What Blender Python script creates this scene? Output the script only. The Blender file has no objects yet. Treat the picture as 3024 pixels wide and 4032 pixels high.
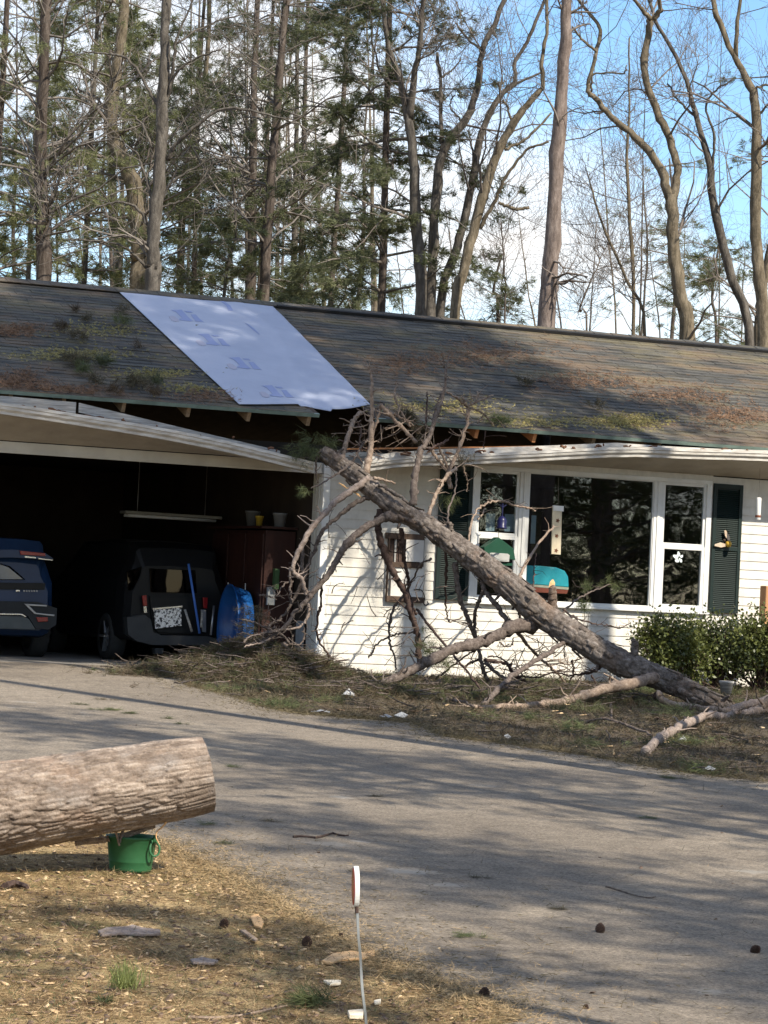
import bpy, bmesh, math, random
import numpy as np
from mathutils import Vector, Matrix

random.seed(7)
RNG = np.random.default_rng(7)
SC = bpy.context.scene
COL = SC.collection
rad = math.radians

# ------------------------------------------------------------------ camera
# world = house frame: x along the facade, y into the house, z up, origin at the foot of the garage corner
FPX, TH, ROLL, PITCH = 11000.0, 0.4115, 0.048, 0.0298
CAM = np.array([-12.921, -31.513, 0.983])
_z = np.array([math.sin(TH), math.cos(TH), 0.0]); _x = np.array([math.cos(TH), -math.sin(TH), 0.0]); _u = np.array([0, 0, 1.0])
CF = _z * math.cos(PITCH) + _u * math.sin(PITCH)
_up = _u * math.cos(PITCH) - _z * math.sin(PITCH)
CR = _x * math.cos(ROLL) + _up * math.sin(ROLL)
CU = _up * math.cos(ROLL) - _x * math.sin(ROLL)
cam_data = bpy.data.cameras.new('camera')
cam_data.sensor_fit = 'VERTICAL'
cam_data.sensor_height = 36.0
cam_data.sensor_width = 27.0
cam_data.lens = FPX / 4032 * 36.0
cam_data.clip_start = 0.5
cam_data.clip_end = 3000
cam = bpy.data.objects.new('camera', cam_data)
COL.objects.link(cam)
cam.matrix_world = Matrix(((CR[0], CU[0], -CF[0], CAM[0]), (CR[1], CU[1], -CF[1], CAM[1]), (CR[2], CU[2], -CF[2], CAM[2]), (0, 0, 0, 1)))
SC.camera = cam

# ------------------------------------------------------------------ sky, sun, exposure
SUN_EL, SUN_AZ = rad(43), rad(22)          # azimuth: from the house normal (-y) towards +x
SUN = np.array([math.cos(SUN_EL) * math.sin(SUN_AZ), -math.cos(SUN_EL) * math.cos(SUN_AZ), math.sin(SUN_EL)])
world = bpy.data.worlds.new('World')
SC.world = world
world.use_nodes = True
wt = world.node_tree
wt.nodes.clear()
w_out = wt.nodes.new('ShaderNodeOutputWorld')
w_bg = wt.nodes.new('ShaderNodeBackground')
w_bg.inputs['Strength'].default_value = 0.12
w_sky = wt.nodes.new('ShaderNodeTexSky')
w_sky.sky_type = 'NISHITA'
w_sky.sun_disc = False
w_sky.sun_elevation = SUN_EL
w_sky.sun_rotation = math.atan2(SUN[0], SUN[1])
w_sky.air_density = 1.0
w_sky.dust_density = 0.3
w_sky.ozone_density = 3.0
w_tc = wt.nodes.new('ShaderNodeTexCoord')
w_map = wt.nodes.new('ShaderNodeMapping')
w_map.inputs['Scale'].default_value = (3.0, 3.0, 7.0)
w_map.inputs['Location'].default_value = (13.571, 16.793, 27.726)
w_n = wt.nodes.new('ShaderNodeTexNoise')
w_n.inputs['Scale'].default_value = 1.6
w_n.inputs['Detail'].default_value = 8
w_n.inputs['Roughness'].default_value = 0.55
w_r = wt.nodes.new('ShaderNodeValToRGB')
w_r.color_ramp.elements[0].position = 0.46
w_r.color_ramp.elements[1].position = 0.66
w_hsv = wt.nodes.new('ShaderNodeHueSaturation')
w_hsv.inputs['Saturation'].default_value = 1.15
w_hsv.inputs['Value'].default_value = 1.25
w_mix = wt.nodes.new('ShaderNodeMixRGB')
w_mix.inputs['Color2'].default_value = (7.7, 7.6, 7.5, 1)
for a, b in ((w_tc.outputs['Generated'], w_map.inputs['Vector']), (w_map.outputs['Vector'], w_n.inputs['Vector']),
             (w_n.outputs['Fac'], w_r.inputs['Fac']), (w_r.outputs['Color'], w_mix.inputs['Fac']),
             (w_sky.outputs['Color'], w_hsv.inputs['Color']), (w_hsv.outputs['Color'], w_mix.inputs['Color1']), (w_mix.outputs['Color'], w_bg.inputs['Color']),
             (w_bg.outputs['Background'], w_out.inputs['Surface'])):
    wt.links.new(a, b)
sun_data = bpy.data.lights.new('sun', 'SUN')
sun_data.energy = 5.0
sun_data.angle = rad(0.55)
sun_data.color = (1.0, 0.91, 0.76)
sun = bpy.data.objects.new('sun', sun_data)
COL.objects.link(sun)
sun.rotation_euler = Vector(-SUN).to_track_quat('-Z', 'Y').to_euler()
sun.location = (10, -30, 30)
SC.view_settings.view_transform = 'Standard'
SC.view_settings.look = 'None'
SC.view_settings.exposure = 0.58
SC.view_settings.gamma = 1.0
SC.view_settings.use_curve_mapping = False
SC.cycles.use_denoising = True
SC.cycles.max_bounces = 8
SC.cycles.transparent_max_bounces = 12

# ------------------------------------------------------------------ pixel helpers (photograph is 3024 x 4032)
SLOPE = 0.04
def ray(px, py): return CF + CR * (px - 1512) / FPX - CU * (py - 2016) / FPX
def at(px, py, d): return CAM + ray(px, py) * d
def on_y(px, py, y=0.0):
    r = ray(px, py); return CAM + r * (y - CAM[1]) / r[1]
def gz(y): return SLOPE * (max(y, -45) + 0.3) if y < -0.3 else 0.0
def on_g(px, py, up=0.0):
    r = ray(px, py)
    t = (SLOPE * (CAM[1] + 0.3) + up - CAM[2]) / (r[2] - SLOPE * r[1]); p = CAM + r * t
    if p[1] > -0.3:
        t = (up - CAM[2]) / r[2]; p = CAM + r * t
    return p
EY, EZ, RY, RZ = -0.65, 3.109, 4.019, 4.867       # eave and ridge lines
RS = (RZ - EZ) / (RY - EY)
RN = np.array([0, -RS, 1.0]); RN /= np.linalg.norm(RN)
def on_roof(px, py, up=0.0):
    r = ray(px, py); o = np.array([0, EY, EZ]) + RN * up
    t = ((o - CAM) @ RN) / (r @ RN); return CAM + r * t
def pxs(d): return FPX / d                           # photo pixels per metre at depth d
def depth(p): return float((np.asarray(p) - CAM) @ CF)

# ------------------------------------------------------------------ mesh helpers
def mesh_np(name, V, F):
    V = np.asarray(V, dtype=np.float32); F = np.asarray(F, dtype=np.int32)
    k = F.shape[1]
    me = bpy.data.meshes.new(name)
    me.vertices.add(len(V)); me.vertices.foreach_set('co', V.ravel())
    me.loops.add(F.size); me.loops.foreach_set('vertex_index', F.ravel())
    me.polygons.add(len(F)); me.polygons.foreach_set('loop_start', np.arange(0, F.size, k, dtype=np.int32))
    me.update(calc_edges=True)
    return me
def obj(name, me, mat=None, parent=None, smooth=False):
    o = bpy.data.objects.new(name, me); COL.objects.link(o)
    if mat is not None and me is not None and not me.materials:
        for m in (mat if isinstance(mat, (list, tuple)) else [mat]): me.materials.append(m)
    if smooth: me.polygons.foreach_set('use_smooth', [True] * len(me.polygons))
    if parent is not None:
        o.parent = parent
        o.matrix_parent_inverse = Matrix.Translation(-Vector(parent.location)) if parent.type == 'EMPTY' and not any(parent.rotation_euler) else parent.matrix_basis.inverted()
    return o
def tag(o, label, cat, group=None, kind=None):
    o['label'] = label; o['category'] = cat
    if group: o['group'] = group
    if kind: o['kind'] = kind
    return o
def struct(o): o['kind'] = 'structure'; return o
def empty(name, loc=(0, 0, 0)):
    e = bpy.data.objects.new(name, None); COL.objects.link(e); e.location = Vector(loc); e.empty_display_size = 0.2
    return e
def copy_tree(o, loc, rotz=0.0, scale=1.0):
    # copy of a thing and its parts and sub-parts (shared meshes)
    def rec(s, par):
        c = s.copy(); COL.objects.link(c)
        if par is not None: c.parent = par
        for ch in list(s.children): rec(ch, c)
        return c
    r = rec(o, None)
    r.location = Vector(loc); r.rotation_euler = (0, 0, rotz); r.scale = (scale,) * 3
    return r

class MB:
    def __init__(self): self.v = []; self.f = []; self.m = []
    def add(self, vs, fs, mi=0):
        n = len(self.v); self.v.extend([tuple(map(float, a)) for a in vs])
        for f in fs: self.f.append(tuple(i + n for i in f)); self.m.append(mi)
    def box(self, a, b, mi=0):
        x0, y0, z0 = a; x1, y1, z1 = b
        self.add([(x0, y0, z0), (x1, y0, z0), (x1, y1, z0), (x0, y1, z0), (x0, y0, z1), (x1, y0, z1), (x1, y1, z1), (x0, y1, z1)],
                 [(0, 3, 2, 1), (4, 5, 6, 7), (0, 1, 5, 4), (1, 2, 6, 5), (2, 3, 7, 6), (3, 0, 4, 7)], mi)
    def hexa(self, p, mi=0):   # 8 points: bottom 4, top 4
        self.add(p, [(0, 3, 2, 1), (4, 5, 6, 7), (0, 1, 5, 4), (1, 2, 6, 5), (2, 3, 7, 6), (3, 0, 4, 7)], mi)
    def bar(self, p, q, w, h, up=(0, 0, 1), mi=0):
        p = np.array(p, float); q = np.array(q, float); d = q - p; d /= np.linalg.norm(d)
        s = np.cross(d, up); s /= np.linalg.norm(s); t = np.cross(s, d)
        s = s * w / 2; t = t * h / 2
        self.hexa([p - s - t, p + s - t, q + s - t, q - s - t, p - s + t, p + s + t, q + s + t, q - s + t], mi)
    def prism(self, outline, vec, mi=0):
        o = [np.array(a, float) for a in outline]; n = len(o); vec = np.array(vec, float)
        self.add(o + [a + vec for a in o], [tuple(range(n))[::-1], tuple(range(n, 2 * n))] + [(i, (i + 1) % n, (i + 1) % n + n, i + n) for i in range(n)], mi)
    def tube(self, pts, rads, n=8, cap=True, jit=0.0, mi=0, closed=False):
        P = np.array(pts, float); R = np.broadcast_to(np.array(rads, float), (len(P),))
        T = np.gradient(P, axis=0); T /= np.linalg.norm(T, axis=1)[:, None] + 1e-12
        ref = np.array([0, 0, 1.0]) if abs(T[0][2]) < 0.9 else np.array([1.0, 0, 0])
        a = np.cross(T[0], ref); a /= np.linalg.norm(a)
        rings = []
        ang = np.linspace(0, 2 * math.pi, n, endpoint=False)
        for i in range(len(P)):
            a = a - T[i] * (a @ T[i]); a /= np.linalg.norm(a); b = np.cross(T[i], a)
            rr = R[i] * (1 + (RNG.normal(0, jit, n) if jit else 0))
            rings.append(P[i] + (np.cos(ang) * rr)[:, None] * a + (np.sin(ang) * rr)[:, None] * b)
        V = np.concatenate(rings); F = []
        for i in range(len(P) - 1):
            for j in range(n):
                F.append((i * n + j, i * n + (j + 1) % n, (i + 1) * n + (j + 1) % n, (i + 1) * n + j))
        if cap: F.append(tuple(range(n))[::-1]); F.append(tuple(range((len(P) - 1) * n, len(P) * n)))
        self.add(V, F, mi)
    def lathe(self, prof, c=(0, 0, 0), n=16, mi=0):
        c = np.array(c, float); V = []; F = []
        for r, z in prof:
            for j in range(n):
                t = 2 * math.pi * j / n; V.append(c + (r * math.cos(t), r * math.sin(t), z))
        for i in range(len(prof) - 1):
            for j in range(n): F.append((i * n + j, i * n + (j + 1) % n, (i + 1) * n + (j + 1) % n, (i + 1) * n + j))
        self.add(V, F, mi)
    def build(self, name, mat, parent=None, smooth=False, bevel=0):
        me = bpy.data.meshes.new(name); me.from_pydata(self.v, [], self.f)
        if isinstance(mat, (list, tuple)):
            for m in mat: me.materials.append(m)
            me.polygons.foreach_set('material_index', self.m)
        o = obj(name, me, mat, parent, smooth)
        if bevel:
            b = o.modifiers.new('bevel', 'BEVEL'); b.width = bevel; b.segments = 2; b.limit_method = 'ANGLE'
        return o

def smooth_path(pts, n):
    # Catmull-Rom through the points (any dimension), n samples
    P = np.array(pts, float)
    if len(P) < 3: return np.array([P[0] + (P[-1] - P[0]) * t for t in np.linspace(0, 1, n)])
    E = np.vstack([2 * P[0] - P[1], P, 2 * P[-1] - P[-2]])
    out = []
    for u in np.linspace(0, len(P) - 1 - 1e-9, n):
        i = int(u); t = u - i; a, b, c, d = E[i], E[i + 1], E[i + 2], E[i + 3]
        out.append(0.5 * (2 * b + (c - a) * t + (2 * a - 5 * b + 4 * c - d) * t * t + (3 * b - a - 3 * c + d) * t ** 3))
    return np.array(out)

def seg_mesh(S, n=3):
    # S: rows of p0(3) p1(3) r0 r1 -> open prisms
    S = np.asarray(S, float); P0, P1, R0, R1 = S[:, :3], S[:, 3:6], S[:, 6], S[:, 7]
    D = P1 - P0; D /= np.linalg.norm(D, axis=1)[:, None] + 1e-12
    ref = np.where(np.abs(D[:, 2:3]) < 0.9, np.array([[0, 0, 1.0]]), np.array([[1.0, 0, 0]]))
    A = np.cross(D, ref); A /= np.linalg.norm(A, axis=1)[:, None] + 1e-12; B = np.cross(D, A)
    ang = np.linspace(0, 2 * math.pi, n, endpoint=False)
    off = np.cos(ang)[None, :, None] * A[:, None, :] + np.sin(ang)[None, :, None] * B[:, None, :]
    V = np.concatenate([P0[:, None] + off * R0[:, None, None], P1[:, None] + off * R1[:, None, None]], axis=1)
    j = np.arange(n); base = np.stack([j, (j + 1) % n, (j + 1) % n + n, j + n], axis=1)
    F = (base[None] + (np.arange(len(S)) * 2 * n)[:, None, None]).reshape(-1, 4)
    return V.reshape(-1, 3), F
def needles(Cc, A, k, L, w, spread, rng=RNG):
    # tufts of k thin triangles about centres Cc leaning along A
    Cc = np.asarray(Cc, float); A = np.asarray(A, float); N = len(Cc)
    D = A[:, None, :] + rng.normal(0, spread, (N, k, 3)); D /= np.linalg.norm(D, axis=2)[..., None] + 1e-9
    Lk = L * rng.uniform(0.6, 1.15, (N, k, 1))
    S = np.cross(D, rng.normal(0, 1, (N, k, 3))); S /= np.linalg.norm(S, axis=2)[..., None] + 1e-9
    c = Cc[:, None, :] + rng.normal(0, L * 0.12, (N, k, 3))
    V = np.stack([c - S * w / 2, c + S * w / 2, c + D * Lk], axis=2).reshape(-1, 3)
    return V, np.arange(len(V)).reshape(-1, 3)

# ------------------------------------------------------------------ materials
def nodes(name):
    m = bpy.data.materials.new(name); m.use_nodes = True
    nt = m.node_tree; b = nt.nodes['Principled BSDF']
    return m, nt, b
def noise_col(nt, coord, scale, stops, detail=5, rough=0.6, stretch=(1, 1, 1), loc=(0, 0, 0)):
    mp = nt.nodes.new('ShaderNodeMapping'); mp.inputs['Scale'].default_value = stretch; mp.inputs['Location'].default_value = loc
    nt.links.new(coord, mp.inputs['Vector'])
    n = nt.nodes.new('ShaderNodeTexNoise'); n.inputs['Scale'].default_value = scale; n.inputs['Detail'].default_value = detail; n.inputs['Roughness'].default_value = rough
    nt.links.new(mp.outputs['Vector'], n.inputs['Vector'])
    r = nt.nodes.new('ShaderNodeValToRGB'); el = r.color_ramp.elements
    while len(el) < len(stops): el.new(0.5)
    for e, (p, c) in zip(el, stops):
        e.position = p; e.color = (c[0], c[1], c[2], 1) if isinstance(c, (tuple, list)) else (c, c, c, 1)
    nt.links.new(n.outputs['Fac'], r.inputs['Fac'])
    return r.outputs['Color'], n.outputs['Fac']
def mixc(nt, fac, a, b, mode='MIX'):
    x = nt.nodes.new('ShaderNodeMixRGB'); x.blend_type = mode
    for s, v in ((x.inputs['Fac'], fac), (x.inputs['Color1'], a), (x.inputs['Color2'], b)):
        if isinstance(v, bpy.types.NodeSocket): nt.links.new(v, s)
        else: s.default_value = v if isinstance(v, (int, float)) else (*v, 1)
    return x.outputs['Color']
def position(nt): return nt.nodes.new('ShaderNodeNewGeometry').outputs['Position']
def objcoord(nt): return nt.nodes.new('ShaderNodeTexCoord').outputs['Object']
def bump(nt, b, h, strength, dist=0.02):
    n = nt.nodes.new('ShaderNodeBump'); n.inputs['Strength'].default_value = strength; n.inputs['Distance'].default_value = dist
    nt.links.new(h, n.inputs['Height']); nt.links.new(n.outputs['Normal'], b.inputs['Normal'])
def pm(name, c1, c2=None, scale=5.0, rough=0.7, bmp=0.0, stretch=(1, 1, 1), metallic=0.0, spec=0.3, lo=0.35, hi=0.65, detail=5, dist=0.02, rnd=0.0, obj_space=False):
    m, nt, b = nodes(name)
    b.inputs['Roughness'].default_value = rough; b.inputs['Metallic'].default_value = metallic
    b.inputs['Specular IOR Level'].default_value = spec
    if c2 is None: c2 = tuple(v * 0.8 for v in c1)
    co = objcoord(nt) if obj_space else position(nt)
    c, h = noise_col(nt, co, scale, [(lo, c1), (hi, c2)], detail, stretch=stretch)
    if rnd:
        oi = nt.nodes.new('ShaderNodeObjectInfo'); mr = nt.nodes.new('ShaderNodeMapRange')
        mr.inputs['To Min'].default_value = 1 - rnd; mr.inputs['To Max'].default_value = 1 + rnd
        nt.links.new(oi.outputs['Random'], mr.inputs['Value'])
        c = mixc(nt, 1.0, c, mr.outputs['Result'], 'MULTIPLY')
    nt.links.new(c, b.inputs['Base Color'])
    if bmp: bump(nt, b, h, bmp, dist)
    return m
# ------------------------------------------------------------------ shared materials
def asphalt_mat():
    m, nt, b = nodes('asphalt'); p = position(nt)
    big, _ = noise_col(nt, p, 0.55, [(0.3, (0.190, 0.160, 0.128)), (0.7, (0.300, 0.254, 0.200))], 6)
    sand, _ = noise_col(nt, p, 1.1, [(0.60, 0.0), (0.78, 0.55)], 7, loc=(4, 2, 0))
    c = mixc(nt, sand, big, (0.46, 0.385, 0.285))
    fine, fh = noise_col(nt, p, 48, [(0.32, 0.32), (0.5, 1.0), (0.68, 1.75)], 5, 0.9)
    c = mixc(nt, 1.0, c, fine, 'MULTIPLY')
    mid, _ = noise_col(nt, p, 7, [(0.3, 0.72), (0.7, 1.24)], 8, 0.8)
    c = mixc(nt, 1.0, c, mid, 'MULTIPLY')
    crack, _ = noise_col(nt, p, 0.9, [(0.485, 1.0), (0.5, 0.55), (0.515, 1.0)], 4, 0.5, loc=(9, 1, 0))
    c = mixc(nt, 0.35, c, mixc(nt, 1.0, c, crack, 'MULTIPLY'))
    # pale worn patches
    for px_, py_, rx_, ry_, a_ in ((1620, 3440, .22, .16, .75), (1740, 3492, .20, .10, .6), (1300, 3330, .16, .20, .5), (1335, 3145, .12, .12, .6), (2790, 3915, .14, .10, .6), (2960, 3440, .16, .12, .6), (1905, 3100, .18, .12, .4), (640, 2960, .3, .3, .35)):
        c_ = on_g(px_, py_); mp = nt.nodes.new('ShaderNodeMapping'); mp.vector_type = 'POINT'; mp.inputs['Scale'].default_value = (1 / rx_, 1 / ry_, 0); mp.inputs['Location'].default_value = (-c_[0] / rx_, -c_[1] / ry_, 0)
        nt.links.new(p, mp.inputs['Vector']); ln = nt.nodes.new('ShaderNodeVectorMath'); ln.operation = 'LENGTH'; nt.links.new(mp.outputs['Vector'], ln.inputs[0])
        nz = nt.nodes.new('ShaderNodeTexNoise'); nz.inputs['Scale'].default_value = 9; nz.inputs['Detail'].default_value = 6; nz.inputs['Roughness'].default_value = .75; nt.links.new(p, nz.inputs['Vector'])
        ad = nt.nodes.new('ShaderNodeMath'); ad.operation = 'MULTIPLY_ADD'; ad.inputs[1].default_value = 2.6; nt.links.new(nz.outputs['Fac'], ad.inputs[0]); nt.links.new(ln.outputs['Value'], ad.inputs[2])
        mr = nt.nodes.new('ShaderNodeMapRange'); mr.inputs['From Min'].default_value = 2.15; mr.inputs['From Max'].default_value = 1.7; mr.inputs['To Max'].default_value = a_; nt.links.new(ad.outputs['Value'], mr.inputs['Value'])
        c = mixc(nt, mr.outputs['Result'], c, (0.40, 0.37, 0.325))
    worn, _ = noise_col(nt, p, 2.3, [(0.69, 0.0), (0.73, 0.5)], 5, 0.6, loc=(1.2, 7, 0))
    c = mixc(nt, worn, c, (0.43, 0.40, 0.36))
    nt.links.new(c, b.inputs['Base Color']); b.inputs['Roughness'].default_value = 0.9; b.inputs['Specular IOR Level'].default_value = 0.2
    bump(nt, b, fh, 0.8, 0.02)
    return m
def lawn_mat():
    m, nt, b = nodes('lawn'); p = position(nt)
    a, h1 = noise_col(nt, p, 2.2, [(0.34, (0.10, 0.066, 0.036)), (0.48, (0.30, 0.205, 0.10)), (0.66, (0.55, 0.42, 0.23))], 9, 0.75)
    g, _ = noise_col(nt, p, 1.7, [(0.54, 0.0), (0.72, 0.55)], 6, loc=(3, 8, 0))
    c = mixc(nt, g, a, (0.10, 0.12, 0.035))
    f, h2 = noise_col(nt, p, 40, [(0.25, 0.45), (0.75, 1.5)], 6, 0.75)
    c = mixc(nt, 1.0, c, f, 'MULTIPLY')
    nt.links.new(c, b.inputs['Base Color']); b.inputs['Roughness'].default_value = 0.95; b.inputs['Specular IOR Level'].default_value = 0.1
    bump(nt, b, h2, 0.9, 0.03)
    return m
def shingle_mat():
    m, nt, b = nodes('shingle'); p = position(nt)
    base, h = noise_col(nt, p, 1.0, [(0.30, (0.034, 0.034, 0.032)), (0.5, (0.070, 0.068, 0.062)), (0.70, (0.130, 0.124, 0.108))], 4, 0.7, stretch=(1.3, 8.0, 8.0))
    rust, _ = noise_col(nt, p, 0.75, [(0.48, 0.0), (0.62, 0.85)], 9, 0.72, stretch=(0.8, 2.2, 2.2), loc=(2.3, 0.4, 0))
    c = mixc(nt, rust, base, (0.165, 0.118, 0.078))
    moss, _ = noise_col(nt, p, 0.9, [(0.50, 0.0), (0.70, 0.75)], 9, 0.70, stretch=(0.8, 2.2, 2.2), loc=(7.7, 3.1, 0))
    c = mixc(nt, moss, c, (0.180, 0.152, 0.082))
    f, fh = noise_col(nt, p, 60, [(0.25, 0.6), (0.75, 1.4)], 3, 0.7)
    c = mixc(nt, 1.0, c, f, 'MULTIPLY')
    nt.links.new(c, b.inputs['Base Color']); b.inputs['Roughness'].default_value = 0.85; b.inputs['Specular IOR Level'].default_value = 0.25
    bump(nt, b, fh, 0.4, 0.008)
    return m
def siding_mat():
    m, nt, b = nodes('siding'); p = position(nt)
    c, h = noise_col(nt, p, 1.4, [(0.3, (0.64, 0.61, 0.55)), (0.7, (0.73, 0.70, 0.635))], 5, stretch=(0.6, 1, 3))
    d, _ = noise_col(nt, p, 9, [(0.3, 0.84), (0.7, 1.06)], 7, 0.7, stretch=(1, 1, .5))
    c = mixc(nt, 1.0, c, d, 'MULTIPLY')
    nt.links.new(c, b.inputs['Base Color']); b.inputs['Roughness'].default_value = 0.55; b.inputs['Specular IOR Level'].default_value = 0.3
    return m
def glass_mat(name, tint, refl=1.6):
    m = bpy.data.materials.new(name); m.use_nodes = True; nt = m.node_tree; nt.nodes.clear()
    o = nt.nodes.new('ShaderNodeOutputMaterial'); mx = nt.nodes.new('ShaderNodeMixShader')
    t = nt.nodes.new('ShaderNodeBsdfTransparent'); t.inputs['Color'].default_value = (*tint, 1)
    g = nt.nodes.new('ShaderNodeBsdfGlossy'); g.inputs['Roughness'].default_value = 0.012
    fr = nt.nodes.new('ShaderNodeLayerWeight'); fr.inputs['Blend'].default_value = 0.5
    pw = nt.nodes.new('ShaderNodeMath'); pw.operation = 'POWER'; pw.inputs[1].default_value = 4.0
    ml = nt.nodes.new('ShaderNodeMath'); ml.operation = 'MULTIPLY_ADD'; ml.inputs[1].default_value = .9; ml.inputs[2].default_value = .04 * refl; ml.use_clamp = True
    wv = nt.nodes.new('ShaderNodeTexNoise'); wv.inputs['Scale'].default_value = 2.2
    bp = nt.nodes.new('ShaderNodeBump'); bp.inputs['Strength'].default_value = 0.02; bp.inputs['Distance'].default_value = 0.05
    nt.links.new(position(nt), wv.inputs['Vector']); nt.links.new(wv.outputs['Fac'], bp.inputs['Height']); nt.links.new(bp.outputs['Normal'], g.inputs['Normal'])
    nt.links.new(fr.outputs['Facing'], pw.inputs[0]); nt.links.new(pw.outputs['Value'], ml.inputs[0]); nt.links.new(ml.outputs['Value'], mx.inputs['Fac'])
    nt.links.new(t.outputs['BSDF'], mx.inputs[1]); nt.links.new(g.outputs['BSDF'], mx.inputs[2]); nt.links.new(mx.outputs['Shader'], o.inputs['Surface'])
    return m
M = {}
M['asphalt'] = asphalt_mat(); M['lawn'] = lawn_mat(); M['shingle'] = shingle_mat(); M['siding'] = siding_mat()
M['glass'] = glass_mat('window_glass', (0.86, 0.9, 0.92))
M['car_glass'] = glass_mat('car_glass', (0.06, 0.065, 0.07), 0.6)
M['white'] = pm('white_trim', (0.78, 0.78, 0.76), (0.66, 0.66, 0.64), 3, 0.45, rnd=0.04)
M['gutter'] = pm('gutter_white', (0.66, 0.64, 0.60), (0.40, 0.37, 0.33), 5, 0.45, stretch=(1, 1, 5), detail=9)
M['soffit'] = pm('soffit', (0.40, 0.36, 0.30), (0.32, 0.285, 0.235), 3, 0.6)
M['header'] = pm('header_trim', (0.60, 0.58, 0.52), (0.5, 0.48, 0.43), 3, 0.55)
M['oldboard'] = pm('weathered_board', (0.46, 0.45, 0.43), (0.25, 0.24, 0.225), 9, 0.8, 0.3, stretch=(0.5, 1, 8))
M['lumber'] = pm('rafter_lumber', (0.34, 0.24, 0.15), (0.22, 0.15, 0.09), 8, 0.8, stretch=(6, 1, 6))
M['orange_lumber'] = pm('orange_lit_lumber', (0.62, 0.28, 0.12), (0.48, 0.2, 0.08), 8, 0.8)  # orange of the sunlit rafter tails, put into the wood colour
M['drip'] = pm('drip_edge', (0.20, 0.27, 0.235), (0.13, 0.18, 0.16), 6, 0.5)
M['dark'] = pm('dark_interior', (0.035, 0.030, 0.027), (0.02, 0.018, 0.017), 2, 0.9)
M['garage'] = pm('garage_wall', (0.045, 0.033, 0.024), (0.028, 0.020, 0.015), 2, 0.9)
M['shutter'] = pm('shutter_green', (0.005, 0.014, 0.013), (0.008, 0.020, 0.018), 3, 0.5, spec=0.35)
M['tarp'] = pm('underlayment', (0.43, 0.465, 0.57), (0.38, 0.415, 0.52), 2.5, 0.42, 0.25, dist=0.03, spec=0.4)
M['print_blue'] = pm('print_blue', (0.26, 0.31, 0.51), (0.29, 0.335, 0.52), 20, 0.5)
M['print_orange'] = pm('print_orange', (0.42, 0.405, 0.48), (0.41, 0.40, 0.48), 20, 0.5)
M['concrete'] = pm('concrete', (0.34, 0.31, 0.27), (0.24, 0.22, 0.19), 3, 0.9, 0.2, detail=8)
M['block'] = pm('foundation', (0.42, 0.36, 0.26), (0.3, 0.26, 0.2), 6, 0.9, 0.2)

# ------------------------------------------------------------------ ground, driveway
def sheet(name, poly, mat, up, cuts=0.6):
    # planar outline in (x, y) draped on the sloping ground, gridded so it follows the break of slope
    bm = bmesh.new()
    f = bm.faces.new([bm.verts.new((x, y, 0)) for x, y in poly])
    bmesh.ops.triangulate(bm, faces=[f])
    for yy in (-0.3, -45):
        bmesh.ops.bisect_plane(bm, geom=bm.verts[:] + bm.edges[:] + bm.faces[:], plane_co=(0, yy, 0), plane_no=(0, 1, 0))
    for v in bm.verts: v.co.z = gz(v.co.y) + up
    me = bpy.data.meshes.new(name); bm.to_mesh(me); bm.free()
    for p in me.polygons:
        if p.normal.z < 0: p.flip()
    return obj(name, me, mat)
struct(sheet('ground', [(-900, -900), (900, -900), (900, 1500), (-900, 1500)], M['lawn'], 0.0))
def gxy(*pts): return [tuple(on_g(x, y)[:2]) for x, y in pts]
bed = gxy((700, 2690), (1000, 2772), (1150, 2812), (1400, 2832), (1620, 2850), (1750, 2905), (2000, 2935), (2300, 2978), (2650, 3040), (3024, 3085))
lawn_edge = gxy((2050, 4032), (1800, 3905), (1500, 3790), (1250, 3660), (1080, 3560), (940, 3480), (780, 3400), (640, 3335), (420, 3270), (0, 3180), (-500, 3090))
def rough_edge(pts, amp, step=.12):
    P = np.array(pts); out = []
    for a, b in zip(P[:-1], P[1:]):
        n = max(1, int(np.linalg.norm(b - a) / step)); d = (b - a) / (np.linalg.norm(b - a) + 1e-9); nn = np.array([-d[1], d[0]])
        for i in range(n): out.append(tuple(a + (b - a) * i / n + nn * RNG.normal(0, amp)))
    return out + [tuple(P[-1])]
lawn_line, bed_line = lawn_edge, bed
lawn_edge = lawn_edge[:0] + rough_edge(lawn_edge, .035); bed = rough_edge(bed, .03)
drive = [(-6.0, -0.302), (-1.2, -0.302)] + bed[1:] + [(2.2, -15.5), (2.2, -44), (-8.2, -44)]
drive += [(-9.0, -21.5)] + lawn_edge + [(-16.0, -9.5), (-9.0, -6.0), (-6.6, -4.0)]
struct(sheet('driveway', drive, M['asphalt'], 0.012))
M['soil'] = pm('bed_soil', (0.060, 0.046, 0.032), (0.13, 0.10, 0.066), 5, .95, .6, detail=9)
struct(sheet('garden_bed', bed + [(3.0, -12.0), (12, -9.0), (12, -.05), (0.05, -.05), (-1.2, -.25)], M['soil'], 0.006))
mb = MB(); mb.box((-6.3, -0.301, -0.15), (-0.001, 7.7, 0.006)); struct(mb.build('garage_floor', M['concrete']))

# ------------------------------------------------------------------ house
house = tag(empty('house', (0, 0, 0)), 'single-storey cream house with storm-torn eave, dark roof and open garage', 'house')
X0, X1 = -7.2, 8.6                                # gable ends
wall = empty('wall', (1, 0, 0)); wall.parent = house; wall.matrix_parent_inverse = Matrix()
mb = MB()
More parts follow.
